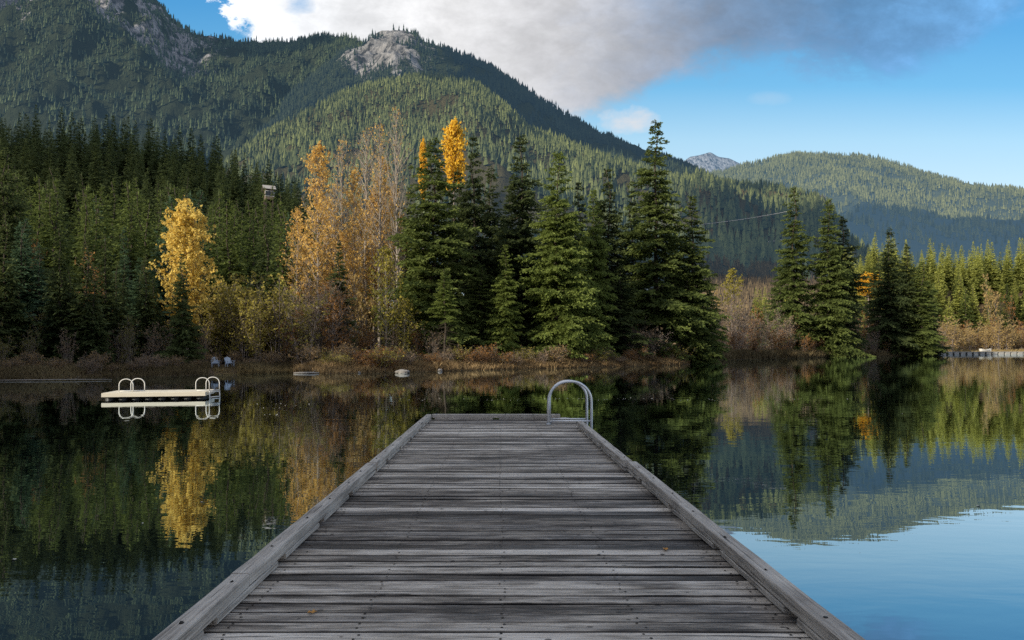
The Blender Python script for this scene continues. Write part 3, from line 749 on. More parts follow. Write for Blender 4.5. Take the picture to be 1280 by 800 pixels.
# forest on the left hillside, and the belts across the bay: single conifers up to about 300 in all, the rest as woods
def poisson(n, f, dmin, seed):
    r = np.random.default_rng(seed); pts = []
    tries = 0
    while len(pts) < n and tries < n * 60:
        tries += 1; p = f(r)
        if all((p[0] - q[0]) ** 2 + (p[1] - q[1]) ** 2 > dmin * dmin for q in pts[-400:]): pts.append(p)
    return pts
def mass(name, pts, keys, label, hts, seed=0, cat='forest', cap=None):
    """many trees as one mesh"""
    r = random.Random(seed); VV = []; TT = []
    src = {}
    for k in keys:
        me = CON[k][1]; v = np.zeros(len(me.vertices) * 3, np.float32); me.vertices.foreach_get('co', v)
        a = np.zeros(len(me.vertices), np.float32); me.attributes['tint'].data.foreach_get('value', a); src[k] = (v.reshape(-1, 3), a, me.materials[0])
    for (x, y) in pts:
        k = r.choice(keys); v, a, mt = src[k]; H = r.uniform(*hts)
        if cap: H = max(5, min(H, Z(float(np.interp(CX + F * x / y, *cap)) + abs(r.gauss(0, 10)), y) - g1(x, y)))
        s = H / H0; w = s * r.uniform(.85, 1.2); an = r.uniform(0, 6.28); c, d = math.cos(an), math.sin(an)
        VV.append(np.stack([x + (v[:, 0] * c - v[:, 1] * d) * w, y + (v[:, 0] * d + v[:, 1] * c) * w, g1(x, y) + v[:, 2] * s], 1)); TT.append(np.clip(a + r.gauss(0, .12), 0, 1))
    V = np.concatenate(VV)
    return tag(link(name, mesh_np(name, V, np.arange(len(V)).reshape(-1, 4), src[keys[0]][2], attrs={'tint': np.concatenate(TT)})), label, cat, None, 'stuff')

def left_pt(r, d0, d1, p0=-70, p1=430):
    D = d0 + (d1 - d0) * r.random() ** .8; px = r.uniform(p0, p1); return (X(px, D), D)
CABIN = (336, 150)
def clear(p):
    px = CX + F * p[0] / p[1]
    return not (abs(px - CABIN[0]) < 13 and 118 < p[1] < CABIN[1] + 6)
front = [p for p in poisson(90, lambda r: left_pt(r, 64, 108, -70, 372), 4.6, 1) if clear(p)]
hill = [p for p in poisson(130, lambda r: left_pt(r, 108, 190, -70, 400), 6.0, 2) if clear(p)]
r_ = random.Random(5)
SKYL = ([-100, 0, 100, 200, 240, 300, 370, 400, 470], [128, 126, 120, 128, 142, 178, 212, 250, 285])
FRL = ([-100, 0, 100, 200, 300, 370], [190, 195, 225, 215, 235, 250])
def stand(pts, keys, hts, label, group, wf=(.9, 1.25), name='conifer_tree', cap=None):
    for (x, y) in pts:
        H = r_.uniform(*hts)
        if cap: H = max(5, min(H, Z(float(np.interp(CX + F * x / y, *cap)) + abs(r_.gauss(0, 16)), y) - g1(x, y)))
        s = H / H0; w = s * r_.uniform(*wf); tr, cr = CON[r_.choice(keys)]
        o = thing(name, label, 'tree', (x, y, g1(x, y) - .3), r_.uniform(0, 6.28), group, (w, w, s)); link('trunk', tr, o); link('crown', cr, o)
stand(front, ['mid0', 'mid1', 'mid3', 'mid4', 'mid1'], (20, 30), 'green conifer in the dense forest right behind the left shore trees', 'forest belt behind the left shore', cap=FRL)
hill.sort(key=lambda p: p[1])
lf = []
r_l = random.Random(77)
for k_ in range(22):
    px_ = -50 + 300 * (k_ + r_l.random()) / 22
    if abs(px_ - 235) < 42: continue
    D_ = float(np.interp(px_, [q[0] for q in SH], [q[1] for q in SH])) + r_l.uniform(3.5, 10); lf.append((X(px_, D_), D_))
stand(lf, ['mid0', 'mid4', 'mid2', 'mid0'], (7, 13), 'smallish dark conifer crowding the waterside on the left shore', 'waterside conifers of the left shore')
stand(hill[:52], ['mid0', 'mid2', 'mid1'], (17, 25), 'dark conifer on the forested hillside above the left shore', 'conifers of the left hillside', cap=SKYL)
mass('hillside_forest', hill[52:], ['mid0', 'mid2', 'mid1'], 'dark conifers massed halfway up the left hillside', (17, 25), 14, cap=SKYL)
mass('hillside_forest', poisson(190, lambda r: left_pt(r, 190, 275, -60, 470), 6.0, 3), ['mid0', 'mid2'], 'dark conifers massed along the top of the left hillside', (17, 26), 4, cap=SKYL)
def right_pt(r): D = r.uniform(250, 335); return (X(r.uniform(1052, 1345), D), D)
rp_ = sorted(poisson(150, right_pt, 5.4, 4), key=lambda p: p[1])
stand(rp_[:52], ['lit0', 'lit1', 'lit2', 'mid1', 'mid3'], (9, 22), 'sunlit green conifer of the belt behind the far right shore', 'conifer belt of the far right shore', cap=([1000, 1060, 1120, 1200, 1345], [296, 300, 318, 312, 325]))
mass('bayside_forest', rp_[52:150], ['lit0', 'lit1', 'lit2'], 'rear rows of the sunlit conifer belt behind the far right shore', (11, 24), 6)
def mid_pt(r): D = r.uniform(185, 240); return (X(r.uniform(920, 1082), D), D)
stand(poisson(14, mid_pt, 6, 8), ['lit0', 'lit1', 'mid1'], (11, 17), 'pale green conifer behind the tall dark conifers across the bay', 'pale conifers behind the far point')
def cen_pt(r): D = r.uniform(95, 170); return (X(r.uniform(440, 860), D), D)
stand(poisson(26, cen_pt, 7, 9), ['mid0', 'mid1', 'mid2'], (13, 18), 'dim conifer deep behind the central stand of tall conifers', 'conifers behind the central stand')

# out of frame: the wooded shore to the left, which keeps the dock in shade
def lane(p, q, w):
    """distance of ground point p from the sun's ray that reaches ground point q"""
    d = SUNV[:2] / np.linalg.norm(SUNV[:2]); v = np.array(p) - np.array(q); t_ = v @ d
    return t_ > 0 and abs(v[0] * d[1] - v[1] * d[0]) < w
side = []
for (x, y) in poisson(190, lambda r: (r.uniform(-95, -30), r.uniform(-60, 62)), 4.2, 11):
    if float(lake_sd(np.array([x]), np.array([y]))[0]) < 2 or x / max(y, .01) > -.80 and y > 0: continue
    if lane((x, y), (-13.0, 26.5), 7.0) or lane((x, y), (X(233, 57), 57), 5.5): continue
    side.append((x, y))
far_side = [p for p in side if p[1] > 6]; side = [p for p in side if p[1] <= 6]
dsh = SUNV[:2] / np.linalg.norm(SUNV[:2])
dk = []  # unseen rows added along the sun's rays to keep the dock shaded
for k_ in range(-4, 22, 1):
    for t_ in (54, 60, 66, 73):
        p_ = (random.uniform(-1, 1) + dsh[0] * t_, k_ + random.uniform(-.6, .6) + dsh[1] * t_)
        if not lane(p_, (-13.0, 26.5), 7.0) and all((p_[0] - q[0]) ** 2 + (p_[1] - q[1]) ** 2 > 2.6 ** 2 for q in dk): dk.append(p_)
mass('near_shore_forest', dk, ['mid0', 'mid1', 'mid2'], 'tall unseen conifers added on the near left shore to shade the dock', (31, 36), 22)
mass('near_shore_forest', side, ['mid0', 'mid1', 'mid2'], 'conifers crowding the near left shore beside the dock', (22, 28), 12)
mass('near_shore_forest', far_side, ['mid0', 'mid1'], 'lower conifers of the near left shore further along', (17, 24), 13)

# ---------------------------------------------------------------- shore grass, debris
def blades(name, n, sfun, h, w, cols, label, seed):
    r = np.random.default_rng(seed); P = sfun(r, n); n = len(P)
    z = ground(P[:, 0], P[:, 1]); k = z > -.03; P = P[k]; z = z[k]; n = len(P)
    H = r.uniform(h[0], h[1], n) * np.where(np.abs(CX + F * P[:, 0] / P[:, 1] - 279) < 18, .3, 1) * (.5 + fbm(P[:, 0] * .8, P[:, 1] * .8, 2)); a = r.random(n) * 6.28; lean = r.normal(0, .35, (n, 2)) * H[:, None]
    W = w * (.6 + .8 * r.random(n))
    b = np.c_[P, z - .03]; o = np.stack([np.cos(a) * W, np.sin(a) * W, 0 * a], 1)
    m = b + np.c_[lean * .35, H * .6]; tp = b + np.c_[lean, H]
    V = np.stack([b - o, b + o, m + o * .8, tp, m - o * .8], 1).reshape(-1, 3)
    tn = np.clip(.5 + r.normal(0, .22, n) + (fbm(P[:, 0] * .25, P[:, 1] * .25, 3) - .5) * 1.4, 0, 1)
    tag(link(name, mesh_np(name, V, np.arange(len(V)).reshape(-1, 5), cols, attrs={'tint': np.repeat(tn, 5)})), label, 'grass', None, 'stuff')
def along(p0, p1, d0, d1):
    def f(r, n):
        px = r.uniform(p0, p1, n); D = np.interp(px, [s[0] for s in SH], [s[1] for s in SH]) + r.uniform(d0, d1, n) + (0); return np.c_[X(px, D), D]
    return f
M['sedge'] = foliage_mat('dry sedge', (.14, .09, .045), (.52, .38, .20), .3)
M['sedge_dim'] = foliage_mat('dim sedge', (.08, .06, .03), (.30, .24, .13), .3)
M['straw'] = foliage_mat('straw', (.25, .18, .08), (.50, .40, .20), .3)
blades('shore_sedge', 42000, along(366, 874, -1.2, 5), (.22, .6), .022, M['sedge'], 'rust and straw coloured sedge along the central shore bank', 1)
blades('shore_sedge', 26000, along(-60, 366, -1.2, 5), (.18, .5), .022, M['sedge_dim'], 'dull brown sedge along the shaded left shore bank', 2)
blades('shore_sedge', 5000, along(268, 364, -1.0, 1.0), (.2, .4), .025, M['straw'], 'pale straw strip of grass at the waterline below the two chairs', 3)
blades('shore_sedge', 26000, along(876, 1172, -1.5, 6), (.5, 1.3), .04, M['sedge_dim'], 'brown reeds along the shore across the bay', 4)
blades('shore_sedge', 7000, along(1172, 1330, -1.5, 5), (.5, 1.0), .06, M['straw'], 'pale reeds along the far right shore', 5)

# rocks and logs at the waterline
t = NT('lake rock'); geo = t.n('ShaderNodeNewGeometry'); nz = t.noise(geo.outputs['Position'], 3, 6, .7)
M['rock'] = t.finish(t.n('ShaderNodeBsdfPrincipled', i_Base_Color=t.mix(nz, (.14, .13, .12), (.42, .40, .37)), i_Roughness=.9))
def boulder(px, D, d, label, seed, z=0):
    import bmesh
    bm = bmesh.new(); bmesh.ops.create_icosphere(bm, subdivisions=3, radius=1)
    for v in bm.verts:
        n = float(fbm(np.array([v.co.x * 1.3 + seed * 7]), np.array([v.co.y * 1.3 + v.co.z * 1.9]), 4)[0]); v.co *= .65 + .7 * n
        v.co.x *= d[0]; v.co.y *= d[1]; v.co.z *= d[2]
    me = bpy.data.meshes.new('boulder'); bm.to_mesh(me); bm.free(); me.materials.append(M['rock'])
    tag(link('boulder', me, None, (X(px, D), D, z)), label, 'rock')
boulder(503, 53.0, (.55, .35, .20), 'pale flat boulder in the water left of the dock end', 1, .08)
boulder(550, 57.4, (.20, .2, .14), 'small grey boulder at the foot of the young pine', 2, .08)
boulder(449, 53.2, (.14, .12, .09), 'tiny pale stone on the waterline below the lone dark conifer', 3, .05)
t = NT('driftwood'); tc = t.n('ShaderNodeTexCoord'); nz = t.noise(t.mapping(tc.outputs['Object'], (.3, 3, 3)), 4, 6, .7)
M['drift'] = t.finish(t.n('ShaderNodeBsdfPrincipled', i_Base_Color=t.mix(nz, (.22, .20, .18), (.55, .52, .47)), i_Roughness=.85))
def log(px, D, L, r, rz, label, z=.05):
    b = MB(); b.tube([(-L / 2, 0, .0), (-L / 5, .06, .01), (L / 5, -.03, .02), (L / 2, .04, .0)], [r * .7, r, r * .9, r * .5], 8)
    b.tube([(L / 5, 0, 0), (L / 5 + .3, .1, .22)], [r * .4, r * .1], 5)
    tag(link('driftwood_log', b.mesh('driftwood log', M['drift'], True), None, (X(px, D), D, z), rz), label, 'log')
log(383, 52.0, 1.9, .07, .1, 'short pale driftwood log at the tip of the straw covered strip')
log(60, 41.0, 7.0, .022, .18, 'long thin pale driftwood log floating along the left shore')

# specks floating on the water
r = np.random.default_rng(5); L_ = []
for k in range(150):
    if k < 110: px = r.uniform(500, 1070); D = 1720 / (r.normal(499.0, .8) - HY)
    elif k < 138: px = r.uniform(320, 390); D = 1720 / (r.uniform(504, 520) - HY)
    else: px = r.uniform(0, 1280); D = 1720 / (r.uniform(490, 700) - HY)
    L_.append((X(px, D), D))
L_ = [p for p in L_ if not (-1.9 < p[0] < 1.95 and p[1] < 16.6)]
c = np.array([(x, y, .006) for x, y in L_]); n = len(c); a = r.random(n) * 6.28; s = r.uniform(.015, .034, n)[:, None]
V = np.stack([c + s * np.c_[np.cos(a + k * 1.2566) * (.7 if k % 2 else 1), np.sin(a + k * 1.2566), 0 * a + (.35 if k == 2 else 0)] for k in range(5)], 1).reshape(-1, 3)
t = NT('pale leaf'); M['speck'] = t.finish(t.n('ShaderNodeBsdfPrincipled', i_Base_Color=(.8, .76, .66, 1), i_Roughness=.6))
tag(link('floating_leaves', mesh_np('floating leaves', V, np.arange(len(V)).reshape(-1, 5), M['speck'])), 'pale specks of leaf litter drifting in a line on the water', 'leaf litter', None, 'stuff')

# ---------------------------------------------------------------- the dock
def deckz(y): return .475 - .0105 * y
t = NT('weathered planks'); at = t.n('ShaderNodeAttribute', attribute_name='tint'); at2 = t.n('ShaderNodeAttribute', attribute_name='edge')
geo = t.n('ShaderNodeNewGeometry'); P = geo.outputs['Position']
comb = t.n('ShaderNodeCombineXYZ', i_2=t.math('MULTIPLY', at.outputs['Fac'], 37.0))
pv = t.n('ShaderNodeVectorMath', operation='ADD'); t.t.links.new(P, pv.inputs[0]); t.t.links.new(comb.outputs[0], pv.inputs[1]); pv = pv.outputs[0]
grain = t.noise(t.mapping(pv, (2.6, 36, 1)), 1.6, 8, .74, .35)
fine = t.noise(t.mapping(pv, (12, 150, 1)), 1.0, 4, .7)
blot = t.noise(t.mapping(pv, (1.3, 5, 1)), 1.1, 5, .6)
big = t.noise(P, .35, 3, .5)
wear = t.noise(t.mapping(pv, (1.0, 9, 1)), .9, 5, .6, .5)
knot = t.n('ShaderNodeTexVoronoi', i_Scale=1.0, distance='EUCLIDEAN'); t.t.links.new(t.mapping(pv, (5.0, 9.0, 4.0)), knot.inputs['Vector'])
f = t.math('ADD', t.math('MULTIPLY', grain, .75), t.math('MULTIPLY', t.math('SUBTRACT', at.outputs['Fac'], .10), .42))
f = t.math('ADD', f, t.math('MULTIPLY', t.math('SUBTRACT', blot, .5), .8))
f = t.math('ADD', f, t.math('MULTIPLY', t.math('SUBTRACT', big, .5), .5))
col = t.ramp(f, [(.32, (.022, .016, .012)), (.43, (.100, .082, .067)), (.54, (.265, .230, .190)), (.67, (.53, .475, .405)), (.88, (.82, .76, .67))])
wm = t.math('MULTIPLY', t.math('MULTIPLY', t.math('SUBTRACT', wear, .47), 6.0, clamp=True), t.math('MULTIPLY', t.math('SUBTRACT', fine, .30), 2.2, clamp=True))
wm = t.math('MULTIPLY', wm, t.math('MULTIPLY', t.math('SUBTRACT', at2.outputs['Fac'], .35), 1.5, clamp=True))
col = t.mix(t.math('MULTIPLY', wm, .80), col, (.78, .75, .71))
kd = t.math('LESS_THAN', knot.outputs['Distance'], .10)
col = t.mix(t.math('MULTIPLY', kd, .85), col, (.012, .010, .010))
crk = t.math('MULTIPLY', t.math('SUBTRACT', .39, t.noise(t.mapping(pv, (.9, 30, 1)), 1.3, 4, .6)), 16, clamp=True)
col = t.mix(crk, col, (.010, .009, .009))
col = t.mix(t.math('MULTIPLY', t.math('SUBTRACT', .5, at2.outputs['Fac']), 2.4, clamp=True), col, (.010, .009, .009))
hh = t.math('ADD', t.math('MULTIPLY', grain, .6), t.math('ADD', t.math('MULTIPLY', fine, .25), t.math('MULTIPLY', crk, -.7)))
bp = t.n('ShaderNodeBump', i_Strength=1.0, i_Distance=.010, i_Height=hh)
M['plank'] = t.finish(t.n('ShaderNodeBsdfPrincipled', i_Base_Color=col, i_Roughness=t.math('ADD', .42, t.math('MULTIPLY', grain, .3)), i_Normal=bp.outputs[0]))

def plank_mesh(name, y0, y1, x0f, x1f, mat, w=.132, gap=.012, seed=0):
    r = np.random.default_rng(seed); V = []; Fq = []; tint = []; edge = []
    y = y0; NX = 26
    sec = [(-.5, -.038, 0), (-.5, -.010, .1), (-.470, -.003, .35), (-.43, 0, 1), (-.15, -.0022, .55), (.15, -.0022, .55), (.43, 0, 1), (.470, -.003, .35), (.5, -.010, .1), (.5, -.038, 0)]
    ns = len(sec); skew = 0
    while y < y1 - w * .5:
        ww = w * r.uniform(.95, 1.03); tn = np.clip(r.normal(.45, .27), 0, 1); zt = r.normal(0, .0018); tilt = r.normal(0, .006)
        x0 = x0f(y) + r.normal(0, .006); x1 = x1f(y) + r.normal(0, .006)
        xs = np.linspace(x0, x1, NX); ph = r.random() * 50
        skew = .93 * skew + r.normal(0, .0016)
        bow = (vnoise(xs * .9 + ph, xs * 0 + seed) - .5) * .012 + skew * xs; wz = (vnoise(xs * 1.3 + ph, xs * 0 + 9) - .5) * .005
        cup = r.uniform(.2, 2.2); base = len(V)
        for i in range(NX):
            wl = ww * (1 + (vnoise(xs[i] * 2.5 + ph, 3.3) - .5) * .04)
            for (sy, sz, ed) in sec:
                yy = y + ww / 2 + sy * wl + bow[i]
                V.append((xs[i], yy, deckz(yy) + zt + wz[i] + sz * (cup if sz > -.004 else 1) + tilt * sy)); tint.append(tn); edge.append(ed)
        for i in range(NX - 1):
            for k in range(ns - 1):
                a = base + i * ns + k; Fq.append((a, a + 1, a + ns + 1, a + ns))
        for k in range(4):
            for i in (0, NX - 1):
                a = base + i * ns; Fq.append((a + k, a + k + 1, a + ns - 2 - k, a + ns - 1 - k))
        y += ww + gap * r.uniform(.5, 1.8)
    return mesh_np(name, np.array(V), np.array(Fq), mat, False, {'tint': tint, 'edge': edge})

# rails: long timbers on spacer blocks
t = NT('weathered timber'); tc = t.n('ShaderNodeNewGeometry'); P = tc.outputs['Position']
grain = t.noise(t.mapping(P, (38, 1.1, 38)), 1.3, 8, .7, .3); blot = t.noise(P, 2.2, 5, .6); fine = t.noise(t.mapping(P, (150, 5, 150)), 1, 3, .6)
f = t.math('ADD', t.math('MULTIPLY', grain, .75), t.math('MULTIPLY', blot, .35))
col = t.ramp(f, [(.30, (.06, .052, .045)), (.43, (.26, .232, .200)), (.56, (.51, .47, .415)), (.78, (.82, .77, .69))])
nz = t.n('ShaderNodeNewGeometry'); sx = t.n('ShaderNodeSeparateXYZ'); t.t.links.new(nz.outputs['Normal'], sx.inputs[0])
col = t.mix(t.math('MULTIPLY', t.math('GREATER_THAN', sx.outputs[2], .7), .14), col, (.06, .05, .045))
crk = t.math('MULTIPLY', t.math('SUBTRACT', .37, t.noise(t.mapping(P, (45, .7, 45)), 1.2, 3, .5)), 14, clamp=True)
col = t.mix(crk, col, (.012, .010, .010))
bp = t.n('ShaderNodeBump', i_Strength=.9, i_Distance=.008, i_Height=t.math('ADD', grain, t.math('MULTIPLY', fine, .4)))
M['timber'] = t.finish(t.n('ShaderNodeBsdfPrincipled', i_Base_Color=col, i_Roughness=.7, i_Normal=bp.outputs[0]))
t = NT('black iron'); M['iron'] = t.finish(t.n('ShaderNodeBsdfPrincipled', i_Base_Color=(.02, .018, .016, 1), i_Metallic=.6, i_Roughness=.6))

def beam(b, p0, p1, w, h, r, seg=.35):
    """a slightly irregular timber from p0 to p1 (centres of its ends), with worn corners"""
    p0, p1 = Vector(p0), Vector(p1); d = p1 - p0; L = d.length; n = max(2, int(L / seg)); d.normalize()
    s = Vector((0, 0, 1)).cross(d).normalized(); u = d.cross(s); c = .007
    ring = [(-w / 2, -h / 2 + c), (-w / 2, h / 2 - c), (-w / 2 + c, h / 2), (w / 2 - c, h / 2), (w / 2, h / 2 - c), (w / 2, -h / 2 + c), (w / 2 - c, -h / 2), (-w / 2 + c, -h / 2)]
    vs = []
    for i in range(n + 1):
        p = p0.lerp(p1, i / n); js = r.gauss(0, .0015); ju = r.gauss(0, .0012)
        for (a, e) in ring: vs.append(p + s * (a + js + r.gauss(0, .0008)) + u * (e + ju + r.gauss(0, .0008)))
    fs = [(i * 8 + k, i * 8 + (k + 1) % 8, (i + 1) * 8 + (k + 1) % 8, (i + 1) * 8 + k) for i in range(n) for k in range(8)]
    fs += [tuple(range(7, -1, -1)), tuple(n * 8 + k for k in range(8))]
    b.add(vs, fs)

def nail_rows(y0, y1, seed):
    r = random.Random(seed); b = MB(); y = y0 + .03
    while y < y1:
        for x in (-1.5, -.78, .02, .80, 1.6):
            for e in (0, .085):
                p = (x + r.uniform(-.02, .02), y + e + r.uniform(-.012, .012)); z = deckz(p[1]) + .0035
                b.add([(p[0] + .009 * math.cos(a), p[1] + .009 * math.sin(a), z) for a in (0, 1.05, 2.1, 3.14, 4.2, 5.24)], [(0, 1, 2, 3, 4, 5)])
        y += .147
    o = link('nail', b.mesh('nail heads', M['iron']), dock); o['kind'] = 'stuff'
JY = 8.86
dock = thing('dock', 'weathered grey plank dock running out over the lake in the foreground', 'dock', (0, 0, 0))
xl = lambda y: -1.665; xr = lambda y: 1.765 if y < JY else 1.735
link('deck', plank_mesh('near deck', -3.0, JY - .02, xl, xr, M['plank'], seed=1), dock)
link('deck', plank_mesh('far deck', JY + .02, 16.2, xl, xr, M['plank'], seed=2), dock)
nail_rows(-2.9, 16.0, 5)
rr = random.Random(3)
def rail(x, y0, y1, gaps, joints):
    ys = [y0] + joints + [y1]
    for a, b_ in zip(ys[:-1], ys[1:]):
        b = MB(); xo = rr.uniform(-.006, .006); zo = rr.uniform(-.003, .004)
        beam(b, (x + xo, a + .006, deckz(a) + .047 + .044 + zo), (x + xo * .3, b_ - .006, deckz(b_) + .047 + .044 + zo), .118, .084, rr)
        link('rail', b.mesh('rail', M['timber']), dock)
    b = MB(); e = [y0 + .02] + [g for g_ in gaps for g in (g_ - .09, g_ + .09)] + [y1 - .02]
    for a, b_ in zip(e[0::2], e[1::2]):
        beam(b, (x, a, deckz(a) + .024), (x, b_, deckz(b_) + .024), .112, .044, rr)
    link('spacer_board', b.mesh('spacer board', M['timber']), dock)
    b = MB()
    yy = y0 + .3
    while yy < y1:
        b = MB(); b.tube([(x + rr.uniform(-.02, .02), yy, deckz(yy) + .12), (x, yy, deckz(yy) + .1385)], .013, 8); yy += rr.uniform(.62, .9)
        link('bolt', b.mesh('rail bolt', M['iron']), dock)
rail(-1.64, -2.9, JY - .03, [2.4, 3.78, 5.02, 6.15, 7.35], [4.36])
rail(-1.635, JY + .03, 16.02, [9.7, 11.0, 12.3, 13.6, 14.9], [12.9])
rail(1.725, -2.9, JY + .10, [2.6, 3.95, 5.3, 6.7, 8.15], [])
rail(1.685, JY + .14, 14.35, [10.1, 11.1, 12.15, 13.3], [])
b = MB(); beam(b, (-1.56, 16.09, deckz(16.1) + .085), (1.42, 16.09, deckz(16.1) + .085), .13, .086, rr); link('rail', b.mesh('end rail', M['timber']), dock)
b = MB(); beam(b, (-1.5, 16.09, deckz(16.1) + .02), (-.15, 16.09, deckz(16.1) + .02), .12, .042, rr); beam(b, (0, 16.09, deckz(16.1) + .02), (1.4, 16.09, deckz(16.1) + .02), .12, .042, rr); link('spacer_board', b.mesh('end spacer', M['timber']), dock)
b = MB(); b.box((1.50, 15.98, deckz(16) + .03), (.2, .16, .05), .5); link('corner_block', b.mesh('corner block', M['drift'], bevel=.006), dock)
b = MB()
for x in (-1.60, 1.66):
    for (a, e) in ((-3, JY - .03), (JY + .03, 16.15)): beam(b, (x, a, deckz(a) - .14), (x, e, deckz(e) - .14), .09, .19, rr, 1)
beam(b, (-1.6, 16.13, deckz(16) - .14), (1.7, 16.13, deckz(16) - .14), .09, .19, rr, 1)
link('frame', b.mesh('dock frame', M['timber']), dock)
t = NT('float plastic'); M['float'] = t.finish(t.n('ShaderNodeBsdfPrincipled', i_Base_Color=(.02, .02, .022, 1), i_Roughness=.5))
for yy in (-1, 3, 7, 11, 14.8):
    b = MB(); b.box((.03, yy, deckz(yy) - .36), (2.7, 1.0, .34)); link('float', b.mesh('float', M['float'], bevel=.03), dock)

# two fallen leaves on the planks
t = NT('fallen leaf'); M['leaf'] = t.finish(t.n('ShaderNodeBsdfPrincipled', i_Base_Color=(.55, .28, .06, 1), i_Roughness=.6))
def leaf(px, py, s, rz, label):
    D = 1.525 * F / (py - 443); b = MB(); pts = []
    for k in range(12):
        a = k / 12 * 6.283; q = s * (1 if k % 2 == 0 else .62) * (1.2 if k == 0 else 1); pts.append((q * math.cos(a), q * math.sin(a) * .8, .004 + .006 * (k % 3)))
    b.add(pts + [(0, 0, .003)], [(k, (k + 1) % 12, 12) for k in range(12)])
    tag(link('fallen_leaf', b.mesh('leaf', M['leaf']), None, (X(px, D), D, deckz(D) + .004), rz), label, 'leaf')
leaf(390, 767, .028, .4, 'small yellow leaf lying on the planks near the left rail')
leaf(832, 688, .030, 1.4, 'small orange leaf lying on the planks nearer the right rail')

# ---------------------------------------------------------------- ladders
t = NT('steel tube'); tc = t.n('ShaderNodeNewGeometry'); nz = t.noise(tc.outputs['Position'], 14, 4, .6)
M['steel'] = t.finish(t.n('ShaderNodeBsdfPrincipled', i_Base_Color=t.mix(nz, (.66, .68, .70), (.90, .91, .92)), i_Metallic=.6, i_Roughness=.34))
t = NT('white enamel'); M['white'] = t.finish(t.n('ShaderNodeBsdfPrincipled', i_Base_Color=(.80, .79, .74, 1), i_Roughness=.4))
def hoop(b, x0, x1, y0, y1, zb0, zb1, ztop, r, rc=None):
    """inverted U from (x0,y0,zb0) over ztop down to (x1,y1,zb1)"""
    w = abs(x1 - x0); rc = rc or w / 2 * .98; sg = 1 if x1 > x0 else -1
    P2 = [(0, zb0)] + [(0, ztop - rc)]
    P2 += [(rc - rc * math.cos(a), ztop - rc + rc * math.sin(a)) for a in np.linspace(.12, math.pi / 2, 9)]
    P2 += [(w - rc + rc * math.sin(a), ztop - rc + rc * math.cos(a)) for a in np.linspace(.0, math.pi / 2, 10)]
    P2 += [(w, zb1)]
    b.tube([(x0 + sg * p, y0 + (y1 - y0) * p / w, z) for p, z in P2], r, 10)
lad = thing('swim_ladder', 'shiny steel swim ladder with arched handrails at the far right corner of the dock', 'ladder', (0, 0, 0))
dz_ = deckz(15)
for (x0, x1, yy, top) in ((1.07, 2.01, 15.0, dz_ + .935), (1.13, 1.965, 15.42, dz_ + .925)):
    b = MB(); hoop(b, x0, x1, yy, yy, dz_ + .0, -.9, top, .029, .44 if x1 > 2 else .40); link('handrail', b.mesh('handrail', M['steel'], True), lad)
b = MB()
for yy, x0, x1 in ((15.0, 1.07, 2.01), (15.42, 1.13, 1.965)): b.tube([(x0, yy, dz_ + .075), (x1, yy, dz_ + .075)], .018, 8)
link('crossbar', b.mesh('crossbars', M['steel'], True), lad)
for k in range(4):
    b = MB(); b.box((1.99, 15.21, dz_ - .12 - .27 * k), (.09, .43, .03)); link('step', b.mesh('step', M['steel'], bevel=.006), lad)
for yy, x in ((15.0, 1.07), (15.42, 1.13)):
    b = MB(); b.tube([(x, yy, dz_ + .002), (x, yy, dz_ + .014)], .055, 16); link('base_plate', b.mesh('base plate', M['steel'], True), lad)

# ---------------------------------------------------------------- swim raft
t = NT('raft boards'); tc = t.n('ShaderNodeTexCoord'); nz = t.noise(t.mapping(tc.outputs['Object'], (1, 14, 14)), 2.0, 6, .65); n2 = t.noise(tc.outputs['Object'], 1.3, 4, .6)
M['raft'] = t.finish(t.n('ShaderNodeBsdfPrincipled', i_Base_Color=t.mix(t.math('ADD', t.math('MULTIPLY', nz, .6), t.math('MULTIPLY', n2, .4)), (.55, .50, .40), (.92, .87, .72)), i_Roughness=.75))
A = Vector((X(127, 26.0), 26.0, 0)); B = Vector((X(257, 26.75), 26.75, 0)); d = (B - A); LR = d.length; rzr = math.atan2(d.y, d.x); WR = 1.7
raft = thing('swim_raft', 'low cream coloured swim raft floating on the water at the left', 'raft', A, rzr)
b = MB()
for k in range(16): b.box((LR / 2, .075 + k * (WR - .15) / 15, .245 + random.uniform(-.003, .003)), (LR - .02, (WR - .15) / 15 - .008, .035))
link('deck', b.mesh('raft deck', M['raft'], bevel=.004), raft)
b = MB(); b.box((LR / 2, -.022, .185), (LR, .04, .15)); b.box((LR / 2, WR, .185), (LR, .04, .15)); b.box((0.02, WR / 2, .185), (.04, WR - .05, .15)); b.box((LR - .02, WR / 2, .185), (.04, WR - .05, .15))
link('frame', b.mesh('raft frame', M['raft'], bevel=.004), raft)
for k in range(8):
    b = MB(); x = .22 + k * (LR - .44) / 7
    b.tube([(x, .1, .0), (x, WR - .1, .0)], .125, 12); link('float', b.mesh('raft float', M['float'], True), raft)
